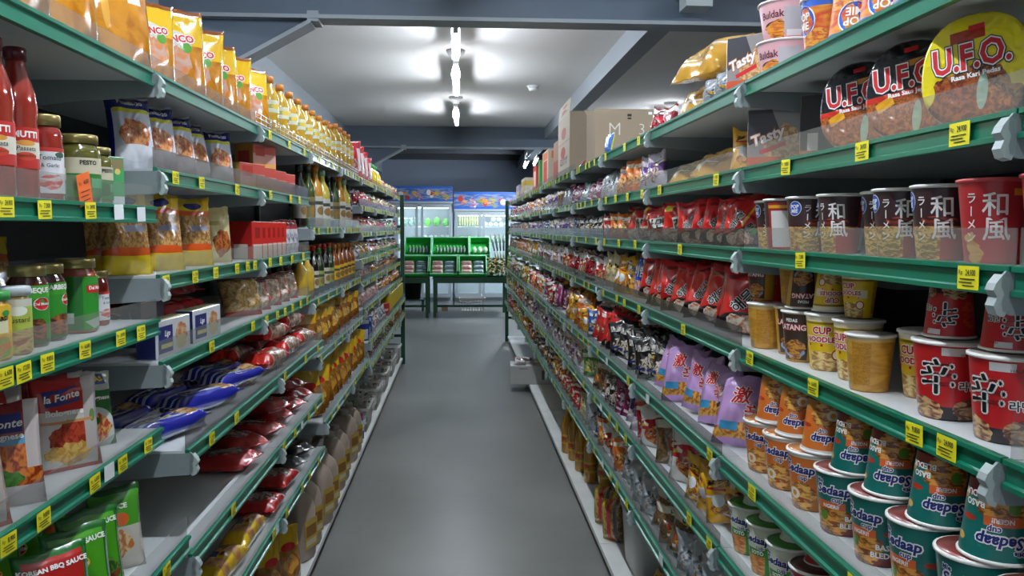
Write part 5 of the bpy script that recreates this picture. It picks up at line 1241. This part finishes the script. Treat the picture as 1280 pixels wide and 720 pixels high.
# ---- far left bays
G = GEN
SAC = bagp('rice_pack', .17, .17, .08, '#c4b6b0', [('e', .5, .5, .36, .28, ('#b8626a', '#c8bcb4', 5))], (), (1, 2), wr=.25, desc='white and pink bean bag')
run('L', 'B', 5.45, 5.75, [G['darkred']], .14, d=.06); run('L', 'B', 5.75, 6.5, [G['red'], G['whitered']], .13, d=.06); run('L', 'B', 6.5, 7.9, [[G['green'], G['white'], G['yellow']], [G['white'], G['cream']]], .13, d=.06, sc=(.75, .95)); run('L', 'B', 7.9, 8.95, [G['brown']], .13, d=.06)
run('L', 'C', 5.75, 7.6, [G['red'], G['whitered'], G['darkred']], .13, d=.06, sc=(.8, 1)); run('L', 'C', 7.6, 8.95, [[G['green'], G['black']], [G['red'], G['white']]], .13, d=.06, sc=(.8, .95))
run('L', 'D', 5.45, 8.95, [[G['white'], G['yellow']], [G['black'], G['red']], [G['silver'], G['cream']], [G['black'], G['orange'], G['blue']]], .12, d=.06, sc=(.75, .9))
run('L', 'E', 5.45, 6.3, [SAC], .17, 'bean bag', 'bean_bag', d=.08, sc=(.75, .85)); run('L', 'E', 6.3, 8.95, [[G['brown'], G['orange']], [G['orange'], G['brown'], G['yellow']]], .12, d=.06, sc=(.8, .95))
run('L', 'F', 5.45, 6.6, [SAC], .17, 'bean bag', 'bean_bag', d=.08, sc=(.9, 1)); run('L', 'F', 6.6, 8.95, [[G['orange'], G['brown']], [G['yellow'], G['orange']]], .12, d=.06, sc=(.85, 1.05))
BLB = carton('blue_box', .12, .09, .15, [printed('blue_box_f', '#2a3f8a', [('r', .5, .3, .34, .22, '#c8ccd4'), ('r', .5, .85, .4, .08, '#b8c0d4')], .4, .2)] * 3)
for y in (5.5, 5.64): stand(BLB, 'milk_box', 'L', 'G', y, .06, 'blue and white upright box', 'milk box', 30)
run('L', 'G', 5.75, 6.9, [G['white'], G['silver']], .14, d=.06); RDB = carton('red_box_small', .14, .1, .11, [printed('rbx', '#b02430', [('r', .5, .5, .3, .08, '#d8c8c8')], .4, .2)] * 3)
stand(RDB, 'biscuit_box', 'L', 'G', 7.05, .06, '', 'biscuit box', 20, label='bright red box in the far left bays')
YTP = carton('yellow_tall_box', .09, .1, .17, [mat('yellow_card', '#c8b41c', .4, coat=.3)] * 3)
for i in range(9): stand(YTP, 'biscuit_box', 'L', 'G', 7.25 + i * .19, .06, 'plain yellow upright box', 'biscuit box', 12)
run('L', 'H', 5.45, 7.4, [[G['lilac'], G['white']], [G['white'], G['green']]], .13, d=.06, sc=(.7, .85)); run('L', 'H', 7.4, 8.95, [G['yellow']], .13, d=.06, sc=(.75, .9))

# ---- things on the left plinth
JUGM = mat('cloudy_jug', '#ab9a8b', .3, coat=.2); JUGL = printed('jug_label', '#b89a3a', [('r', .5, .6, .4, .2, '#8a5a1c'), ('r', .5, .2, .4, .1, '#c8c0a0')], .5, .1)
jb = loft('jug_body', [(.055, .075, 0), (.062, .085, .012), (.062, .085, .19), (.055, .075, .225), (.03, .035, .25, 0, -.02), (.018, .018, .262, 0, -.025)], JUGM, 24)
jh = tubes('jug_handle', [[(0, -.01, .245), (0, .03, .262), (0, .062, .245), (0, .075, .205)]], .011, JUGM, 8)
jc = lathe('jug_cap', [(.021, .258), (.021, .282), (.018, .284)], mat('jug_cap', '#b8b4a8', .4), 16)
for v in jc.vertices: v.co.y -= .025
jl = boxes('jug_label', [(-.045, .045, -.0865, -.0855, .05, .16)], JUGL)
JUG = Proto([('jug_body', jb, -1), ('handle', jh, -1), ('cap', jc, -1), ('label_band', jl, -1)], .285)
for i, (y, d) in enumerate([(3.52, .1), (3.68, .1), (3.95, .09), (4.12, .09), (4.45, .1), (4.62, .1), (5.0, .1), (5.2, .1)]):
    stand(JUG, 'oil_jug', 'L', 'P', y, d, 'cloudy brown oil jug with handle', 'oil jug', 20, sc=1.12)
stand(YRP[0], 'oil_pouch', 'L', 'P', 3.3, .08, '', 'oil pouch', 40, label='yellow and red pouch standing before the oil jugs', sc=.95)
stand(YRP[1], 'oil_pouch', 'L', 'P', 3.16, .12, '', 'oil pouch', 30, label='second yellow and red pouch before the oil jugs', sc=.9)
BSKM = mat('white_plastic_basket', '#c3c1ba', .5)
def basket(w, d, h):
    P = []
    for z, sc_ in ((.004, .86), (h * .35, .91), (h * .68, .96)):
        P.append([(x * w / 2 * sc_, y * d / 2 * sc_, z) for x, y in ((-1, -1), (1, -1), (1, 1), (-1, 1), (-1, -1))])
    for i in range(9):
        t = -1 + i / 4
        for sy in (-1, 1): P.append([(t * w / 2 * .86, sy * d / 2 * .86, .004), (t * w / 2, sy * d / 2, h)])
    for i in range(7):
        t = -1 + i / 3
        for sx in (-1, 1): P.append([(sx * w / 2 * .86, t * d / 2 * .86, .004), (sx * w / 2, t * d / 2, h)])
    lat = tubes('basket_lattice', P, .0035, BSKM, 5)
    r = boxes('basket_rim', [(-w / 2 - .008, w / 2 + .008, -d / 2 - .008, -d / 2 + .004, h - .014, h + .004), (-w / 2 - .008, w / 2 + .008, d / 2 - .004, d / 2 + .008, h - .014, h + .004), (-w / 2 - .008, -w / 2 + .004, -d / 2 + .004, d / 2 - .004, h - .014, h + .004), (w / 2 - .004, w / 2 + .008, -d / 2 + .004, d / 2 - .004, h - .014, h + .004)], BSKM)
    fl = boxes('basket_floor', [(-w / 2 * .86, w / 2 * .86, -d / 2 * .86, d / 2 * .86, 0, .004)], BSKM)
    return Proto([('lattice', lat, -1), ('rim', r, -1), ('base', fl, -1)], h)
BK = basket(.34, .24, .17)
for i, (y, l) in enumerate([(5.85, 'white plastic basket nearest on the left plinth'), (6.55, 'white plastic basket, second on the left plinth'), (7.25, 'white plastic basket, third on the left plinth'), (8.0, 'white plastic basket, fourth on the left plinth'), (8.75, 'white plastic basket farthest on the left plinth')]):
    stand(BK, 'plastic_basket', 'L', 'P', y, .13, '', 'basket', 0, label=l, group='white baskets on the left plinth')
    for j, (dy, kk) in enumerate([(-.07, 'white'), (.06, ('cream', 'green', 'yellow', 'red', 'whitered')[i])]):
        stand(G[kk][j], 'snack_packet', 'L', 'P', y + dy, .13, f'{G[kk][0].desc} inside a white basket', 'snack packet', 30, rx=-.2, dz=.006, sc=.95)
BLP = bagp('blue_detergent', .1, .18, .06, '#2a4fa8', [('r', .5, .5, .4, .2, '#c8ccd8'), ('r', .5, .9, .5, .08, '#a82a2a')], (), (1,), True)
stand(BLP[0], 'detergent_pouch', 'L', 'P', 5.52, .06, '', 'detergent pouch', 35, label='blue detergent pouch beside the nearest white basket')
TRAYM = mat('white_carton', '#c9c9c4', .6)
def tray(w, d, h, t=.004):
    return boxes('open_carton', [(-w / 2, w / 2, -d / 2, d / 2, 0, t), (-w / 2, w / 2, -d / 2, -d / 2 + t, t, h), (-w / 2, w / 2, d / 2 - t, d / 2, t, h), (-w / 2, -w / 2 + t, -d / 2 + t, d / 2 - t, t, h), (w / 2 - t, w / 2, -d / 2 + t, d / 2 - t, t, h)], TRAYM)
tr = obj('open_carton', tray(.42, .3, .09), None, (-XP - .17, 2.85, .0745), (0, 0, PI / 2)); tag(tr, 'white open carton of blue packs on the left plinth', 'carton')
for i, (y, d, a) in enumerate([(2.76, .1, 10), (2.93, .12, -10), (2.84, .2, 5)]):
    lying(SPA[i], 'spaghetti_pack', 'L', 'P', y, d + .06, 'blue pack inside the white open carton', 'spaghetti pack', a, .052, sc=.55)

# ---- things on the right plinth
OB = bottle('plinth_oil', [(.03, 0), (.036, .008), (.036, .12), (.034, .13), (.036, .14), (.036, .19), (.026, .225), (.014, .245), (.014, .26)], '#b8821c', MATS['yellow_card'], [(.017, .256), (.017, .278), (.015, .28)],
            printed('plinth_oil_label', '#c8a22a', [('r', .5, .5, .4, .3, ('#b8881c', '#8a5a14', 8)), ('e', .5, .6, .1, .2, '#b83a1c')], .4, .2), (.06, .12), rl=.036)
for i, (y, d) in enumerate([(5.12, .05), (4.95, .07), (4.83, .1), (4.72, .08), (4.6, .12), (4.5, .1), (4.38, .16)]):
    stand(OB, 'oil_bottle', 'R', 'P', y, d, 'golden oil bottle standing', 'oil bottle', 40)
NPK = bagp('noodle_block', .11, .2, .07, ('#b89a6a', '#7a5a3a', 9), [('r', .5, .5, .1, .5, '#b8302a'), ('r', .2, .5, .08, .5, '#c8a82a'), ('r', .82, .5, .07, .5, '#3a3230')], (), (1, 2), wr=.1, coat=.8, rough=.15)
for i, (y, d, l) in enumerate([(3.83, .06, 'striped noodle block nearest the oil bottles on the plinth'), (3.62, .065, 'striped noodle block beside the white bin on the plinth'), (3.72, .12, 'striped noodle block behind the two front blocks')]):
    stand(NPK[i % 2], 'noodle_block', 'R', 'P', y, d, '', 'noodle block', 45, label=l)
BIN = loft('white_bin', [(.13, .09, 0), (.15, .105, .24), (.158, .113, .242), (.158, .113, .25), (.145, .1, .25), (.13, .088, .02)], mat('bin_white', '#b9bab8', .4), 28, cap0=True, cap1=True, pw=6)
ob = obj('plastic_bin', BIN, None, (XP + .17, 3.33, .0745), (0, 0, PI / 2)); tag(ob, 'white plastic bin of purple packs on the right plinth', 'bin')
for i, (y, kk) in enumerate([(3.25, 'magenta'), (3.4, 'black')]):
    stand(G[kk][0], 'snack_packet', 'R', 'P', y, .17, f'{G[kk][0].desc} inside the white bin', 'snack packet', 30, dz=.12)
for i, y in enumerate((2.55, 2.75, 2.95)):
    stand(G['yellow'][i % 2], 'noodle_bag', 'R', 'P', y, .08, 'yellow noodle packet lying low', 'noodle bag', 30, rx=-.9, dz=.02)
ct = boxes('plinth_carton', [(-.2, .2, -.15, .15, 0, .17)], [printed('carton_white', '#b9b7b4', [('r', .75, .5, .03, .25, '#5a5654'), ('r', .3, .85, .1, .03, '#8a8684')], .7, 0)] * 2, .002)
oc = obj('snack_carton', ct, None, (.665, 7.55, .0745), (0, 0, -.05)); tag(oc, 'white carton heaped with snacks jutting off the right plinth', 'carton')
for i in range(7):
    p = rg.choice(G[('white', 'orange', 'whitered', 'yellow')[i % 4]])
    o = p.put('snack_packet', (.55 + .055 * i, 7.45 + .07 * (i % 3), .275), 1.2 * i, 0, -1.35, .8)
    enqueue(o, f'{p.desc} heaped on a white carton', 'right plinth', i, 'snack packet')

# ================================================================== back of the shop
FRB = mat('fridge_grey', '#a9b4ba', .4, var=.03); FRI = mat('fridge_inner', '#c9d4d8', .5); GLASS = mat('fridge_glass', '#d8e4e6', .04, alpha=.12)
FLAMP_FILL = mat('fridge_lamp', '#e6f4ff', .4, emit=FRIDGE_W)
def banner(nm, seed):
    L = [('r', .5, .5, .5, .36, ('#2f5aa0', '#8a94b0', 9))]
    r = random.Random(seed)
    for i in range(44):
        L.append(('e', r.uniform(.03, .97), r.uniform(.2, .6), r.uniform(.012, .035), r.uniform(.06, .2), r.choice([('#c8422a', '#d8b8a0', 20), ('#d8b04a', '#c86a2a', 20), '#d8d4cc', ('#5a8a3a', '#c8b04a', 18), '#b8342c', ('#5a3a8a', '#c8a0b0', 16)])))
    return printed(nm, '#1f5fc0', L, .4, .3)
FY = 15.45
def fridge(x0, x1, ztop, doors, ban, label, bz):
    o = empty('display_fridge', ((x0 + x1) / 2, FY, 0)); cx = (x0 + x1) / 2
    a, b = x0 - cx, x1 - cx
    t = .04
    obj('cabinet', boxes('fridge_cabinet', [(a, b, .66, .7, .0, ztop), (a, a + t, .06, .66, .0, ztop), (b - t, b, .06, .66, .0, ztop), (a + t, b - t, .06, .66, ztop - .1, ztop), (a + t, b - t, .06, .66, 0, .22)], FRB), o)
    obj('liner', boxes('fridge_liner', [(a + t, b - t, .63, .655, .22, ztop - .1)], FRI), o)
    for z in (.55, .88, 1.2, 1.52):
        obj('rack', boxes('fridge_rack', [(a + t, b - t, .12, .62, z, z + .012)], FRI), o)
    obj('lamp_and_fill_strip', boxes('fridge_lamp', [(a + .08, b - .08, .1, .14, ztop - .13, ztop - .105)], FLAMP_FILL), o)
    for d0, d1 in doors:
        for xx in (d0 - cx + .012, d1 - cx - .042):
            obj('lamp_and_fill_strip', boxes('fridge_lamp', [(xx, xx + .03, .056, .085, .3, ztop - .2)], FLAMP_FILL), o)  # unseen fill strips added behind the door frames to light the inside evenly
    hd = obj('header', boxes('fridge_header', [(a, b, .0, .12, ztop + .0, bz)], [banner(ban, hash(ban) % 97 if False else len(ban)), FRB, FRB]), o)
    obj('header_edge', boxes('header_edge', [(a, b, -.01, .06, ztop - .04, ztop)], FRB), o)
    n = len(doors)
    for (d0, d1) in doors:
        p, q = d0 - cx, d1 - cx
        fr = obj('door', boxes('door_frame', [(p, p + .05, .0, .05, .2, ztop - .05), (q - .05, q, .0, .05, .2, ztop - .05), (p + .05, q - .05, .0, .05, ztop - .12, ztop - .05), (p + .05, q - .05, .0, .05, .2, .28)], FRB), o)
        obj('pane', boxes('door_pane', [(p + .05, q - .05, .02, .026, .28, ztop - .12)], GLASS), fr)
        obj('handle', boxes('door_handle', [(q - .035, q - .015, -.03, 0, .9, 1.3)], HOUS), fr)
    tag(o, label, 'fridge', 'glass-door fridges along the back wall'); return o
fridge(-1.75, -.13, 2.0, [(-1.72, -1.2), (-1.2, -.78), (-.73, -.16)], 'fridge_banner_left', 'taller glass-door fridge with fish banner at the back left', 2.28)
fridge(-.11, 1.75, 1.86, [(-.09, .4), (.42, .95), (.97, 1.5)], 'fridge_banner_right_side', 'lower glass-door fridge with vegetable banner at the back right', 2.18)
def blob(nm, rx_, ry_, h, m, n=14):
    return lathe(nm, [(.001, 0)] + [(rx_ * math.sin(PI * t), h * (1 - math.cos(PI * t)) / 2) for t in (.12, .25, .4, .55, .7, .85, .95)] + [(.001, h)], m, n, cap0=False, cap1=False)
VG = {'green': Proto([('leaves', blob('cabbage', .075, 0, .15, mat('leaf_green', '#5ab83a', .5, var=.4, vscale=20)), -1), ('leaf_wrap', blob('cab2', .062, 0, .165, mat('leaf_pale', '#9ad07a', .5, var=.3, vscale=20)), -1)], .17),
      'daikon': Proto([('root', blob('daikon', .028, 0, .3, mat('daikon_pale', '#cfd48a', .5, var=.3, vscale=12)), -1), ('leaf_stub', blob('daikon_top', .016, 0, .05, MATS['leaf_pale']), -1)], .3),
      'white': Proto([('head', blob('radish', .062, 0, .115, mat('head_white', '#d6dcd6', .5, var=.15, vscale=20)), -1), ('stalk', lathe('stalk', [(.012, .1), (.008, .13)], MATS['leaf_pale'], 10), -1)], .12),
      'jar': Proto([('pack', blob('veg_jar', .045, 0, .13, mat('veg_pack', '#8aa89a', .4, var=.4, vscale=30)), -1), ('lid', lathe('veg_lid', [(.03, .115), (.03, .14)], HOUS, 12), -1)], .14)}
def veg(k, x, z, desc, place, y=FY + .3, sc=1):
    o = VG[k].put({'green': 'cabbage', 'daikon': 'daikon_radish', 'white': 'cauliflower', 'jar': 'vegetable_pack'}[k], (x, y, z + .0125), sc=sc)
    enqueue(o, desc, place, x + z * .01, 'vegetable'); QUEUE[-1] = (desc, place, x, o, 'vegetable')
for i in range(3): veg('green', -.61 + i * .17, 1.52, 'green leafy head', 'left fridge top rack', sc=1.1 if i % 2 else .98)
for i in range(5): veg('jar', -.655 + i * .105, 1.2, 'grey-green wrapped pack', 'left fridge middle rack', sc=1.1)
for i in range(4): veg('jar', -1.13 + i * .1, 1.52, 'dark wrapped pack', 'left fridge narrow door', sc=1.2)
for i in range(4): veg('white', -1.12 + i * .1, 1.2, 'pale head', 'left fridge narrow door', sc=.75)
for i in range(8): veg('daikon', .0 + i * .048, 1.52 - .0, 'pale yellow upright radish', 'right fridge top rack', sc=.72)
for i in range(3): veg('green', .03 + i * .14, 1.2, 'pale leafy head', 'right fridge lower rack', sc=.88)
for i in range(5): veg('white', .49 + i * .1, 1.2 + .32, 'white round head', 'right fridge top rack', sc=.78)
for i in range(2): veg('white', .64 + i * .11, 1.2 + .32 + .095, 'white round head piled on top', 'right fridge', sc=.78)
for i in range(4): veg('jar', .52 + i * .11, 1.2, 'green wrapped pack', 'right fridge second door')

# green display tables with crates
TBG = mat('dark_green_table', '#0f4a2a', .4); CRG = mat('bright_green_crate', '#1fa83a', .4, coat=.2); CRE = mat('pale_crate_edge', '#7fc89a', .5)
def gtable(x0, x1, label):
    y0, y1, zt = 13.75, 14.6, .68
    o = empty('display_table', ((x0 + x1) / 2, y0, 0)); cx = (x0 + x1) / 2; a, b = x0 - cx, x1 - cx
    obj('table_top', boxes('table_top', [(a, b, 0, y1 - y0, zt - .03, zt)], TBG), o)
    ap = obj('apron', boxes('table_apron', [(a + .02, b - .02, .02, .05, zt - .1, zt - .03)], TBG), o)
    for sx in (a + .01, b - .06):
        for sy in (.01, y1 - y0 - .06):
            obj('leg', boxes('table_leg', [(sx, sx + .05, sy, sy + .05, 0, zt - .03)], TBG), o)
    obj('stretcher', boxes('stretcher', [(a + .06, b - .06, y1 - y0 - .05, y1 - y0 - .02, .1, .14)], TBG), o)
    # raised back tier
    obj('tier', boxes('tier', [(a, b, .42, y1 - y0, zt, zt + .3)], TBG), o)
    tag(o, label, 'table', 'green display tables before the fridges'); return o
gtable(-1.3, -.52, 'dark green display table on the left before the fridges')
gtable(-.46, .82, 'wider dark green display table on the right before the fridges')
def crate_mesh(w, d, h, t=.012):
    return boxes('crate', [(-w / 2, w / 2, 0, d, 0, t), (-w / 2, w / 2, 0, t, t, h * .55), (-w / 2, w / 2, d - t, d, t, h), (-w / 2, -w / 2 + t, t, d - t, t, h), (w / 2 - t, w / 2, t, d - t, t, h)], CRG)
def crate(xc, w, y, z, tilt, label):
    d, h = .36, .13
    o = empty('produce_crate', (xc, y, z), (tilt, 0, 0))
    obj('tray', crate_mesh(w, d, h), o)
    obj('rim', boxes('crate_rim', [(-w / 2 - .006, w / 2 + .006, -.006, .006, h * .5, h * .58), (-w / 2 - .006, -w / 2 + .006, 0, d, h - .008, h + .006), (w / 2 - .006, w / 2 + .006, 0, d, h - .008, h + .006), (-w / 2, w / 2, d - .006, d + .006, h - .006, h + .008)], CRE), o)
    tag(o, label, 'crate', 'bright green produce crates'); return o
PKP = bagp('pink_fish_pack', .2, .1, .05, '#b98a84', [('r', .5, .5, .5, .14, '#c8b4ae'), ('e', .5, .3, .4, .1, '#a86a66')], (), (1, 2), wr=.2, desc='pink wrapped tray pack')
GYP = bagp('grey_fish_pack', .2, .1, .05, '#6f868a', [('r', .5, .5, .5, .16, '#9ab0b4'), ('e', .5, .3, .4, .1, '#4a6064')], (), (1, 2), wr=.2, desc='grey wrapped tray pack')
TL = .75
for ci, (xc, w, nm) in enumerate([(-.76, .46, 'left'), (-.275, .46, 'middle'), (.215, .46, 'right')]):
    crate(xc, w, 13.78, .69, TL, f'{nm} lower green crate of pink and grey packs')
    for col, P in ((-.105, PKP), (.105, GYP)):
        for r in range(3):
            dd = .03 + r * .105
            yy_, zz_ = 13.78 + dd * math.cos(TL) - .048 * math.sin(TL), .69 + dd * math.sin(TL) + .048 * math.cos(TL)
            o = P[r % 2].put('tray_pack', (xc + col, yy_, zz_), 0, 0, TL - PI / 2, .96)
            enqueue(o, P[0].desc, f'{nm} lower crate, row {ONES[r]}', 0, 'tray pack')
EGG = Proto([('fruit', blob('aubergine', .03, 0, .17, mat('grey_veg', '#5f6f6a', .35, var=.5, vscale=18)), -1), ('stem', lathe('veg_stem', [(.008, .16), (.006, .19)], MATS['leaf_pale'], 8), -1)], .19)
WHT = Proto([('fruit', blob('white_gourd', .05, 0, .17, mat('pale_gourd', '#b5c8b0', .4, var=.2, vscale=15)), -1), ('stem', lathe('gourd_stem', [(.01, .16), (.007, .185)], MATS['leaf_pale'], 8), -1)], .18)
for ci, (xc, w, nm, k) in enumerate([(-.72, .44, 'left', 0), (-.16, .62, 'middle', 0), (.345, .34, 'right', 1)]):
    crate(xc, w, 14.19, .99, .8, f'{nm} upper green crate of vegetables')
    n = (6, 9, 3)[ci]
    for i in range(n):
        P = WHT if k else EGG
        o = P.put('gourd' if k else 'wrapped_vegetable', (xc - w / 2 + .075 + (w - .15) * i / (n - 1), 14.19 + .05 * math.cos(.8) - .068 * math.sin(.8), .99 + .05 * math.sin(.8) + .068 * math.cos(.8)), 0, 0, .8 - PI / 2 + (0 if k else rg.uniform(0, .12)), .82 if k else .88)
        enqueue(o, 'pale green gourd' if k else 'grey-green wrapped vegetable', f'{nm} upper crate', i, 'vegetable')
        QUEUE[-1] = (*QUEUE[-1][:2], xc + i, *QUEUE[-1][3:])
# ginger heap and leeks at the right end of the table
gm = mat('ginger_brown', '#8f7a45', .7, var=.35, vscale=25)
def ginger(sd):
    r = random.Random(sd); bm = bmesh.new()
    me = blob('ginger', .035, 0, .08, gm, 10); bm.from_mesh(me)
    for v in bm.verts:
        f = 1 + .35 * math.sin(v.co.z * 90 + sd) + r.uniform(-.1, .1); v.co.x *= f; v.co.y *= f * .8
    bm.to_mesh(me); bm.free(); return Proto([('root', me, -1)], .08)
GN = [ginger(i) for i in range(3)]
HB = obj('heap_board', boxes('heap_board', [(-.18, .18, 0, .4, 0, .02)], TBG), None, (.635, 13.80, .69), (.75, 0, 0)); tag(HB, 'sloping dark green board under the ginger heap', 'board')
k = 0
for r in range(6):
    for c in range(5):
        dd = .03 + r * .062; yy_, zz_ = 13.80 + dd * math.cos(.75) - .04 * math.sin(.75), .69 + dd * math.sin(.75) + .045 * math.cos(.75)
        o = GN[k % 3].put('ginger_root', (.485 + c * .076 + rg.uniform(-.003, .003), yy_ - .012, zz_ + .006), rg.uniform(0, 6), rg.uniform(-.3, .3), .75 - PI / 2 + rg.uniform(-.15, .15), .78)
        tag(o, f'brown ginger root in the heap, row {ONES[r]} upwards, {ONES[c]} from left', 'ginger', 'ginger roots heaped on the green table'); k += 1
LKM = mat('leek_green', '#5a6f58', .5, var=.4, vscale=10); LKW = mat('leek_white', '#a8b0a0', .5)
for i in range(7):
    pth = [(0, 0, 0), (.004, 0, .12)], [(.004, 0, .12), (.012, .01, .3), (.01 * (i - 3) / 3, .02, .42)]
    o = empty('leek', (.625 + i * .045, 14.3, .985), (-.1, (i - 3) * .07, 0))
    obj('shaft', tubes('leek_shaft', [pth[0]], .014, LKW, 8), o); obj('leaves', tubes('leek_leaf', [pth[1], [(0, 0, .12), (-.008, -.02, .28), (-.012, -.05, .38)]], .010, LKM, 6), o)
    tag(o, f'upright grey-green leek, {ONES[i]} from left beside the gourd crate', 'leek', 'leeks standing on the green table')
# below the tables
bk = obj('dark_bin', loft('dark_bin', [(.14, .12, 0), (.17, .15, .3), (.18, .16, .3), (.18, .16, .33), (.15, .13, .33)], mat('dark_bin', '#1d2022', .5), 24, pw=6), None, (-.86, 14.95, .22)); tag(bk, 'dark plastic bin under the left green table', 'bin')
st = obj('bin_stool', boxes('bin_stool', [(-.2, .2, -.15, .15, .2, .22), (-.2, -.17, -.15, -.12, 0, .2), (.17, .2, -.15, -.12, 0, .2), (-.2, -.17, .12, .15, 0, .2), (.17, .2, .12, .15, 0, .2)], TBG), None, (-.86, 14.95, -.0005)); tag(st, 'low dark green stool carrying the dark bin', 'stool')
wb = stand  # noqa
o = BK.put('plastic_basket', (.22, 14.95, 0), 0, 0, 0, 1.35); tag(o, 'white plastic basket on the floor under the right table', 'basket')
bx_ = obj('small_carton', boxes('small_carton', [(-.06, .06, -.06, .06, 0, .1)], KRAFT, .002), None, (-.28, 14.95, .0)); tag(bx_, 'small brown carton on the floor under the table', 'carton')

flush_far('snack_packets', 'mixed small snack packets filling the far ends of both racks', 'snack packets')
label_queue()
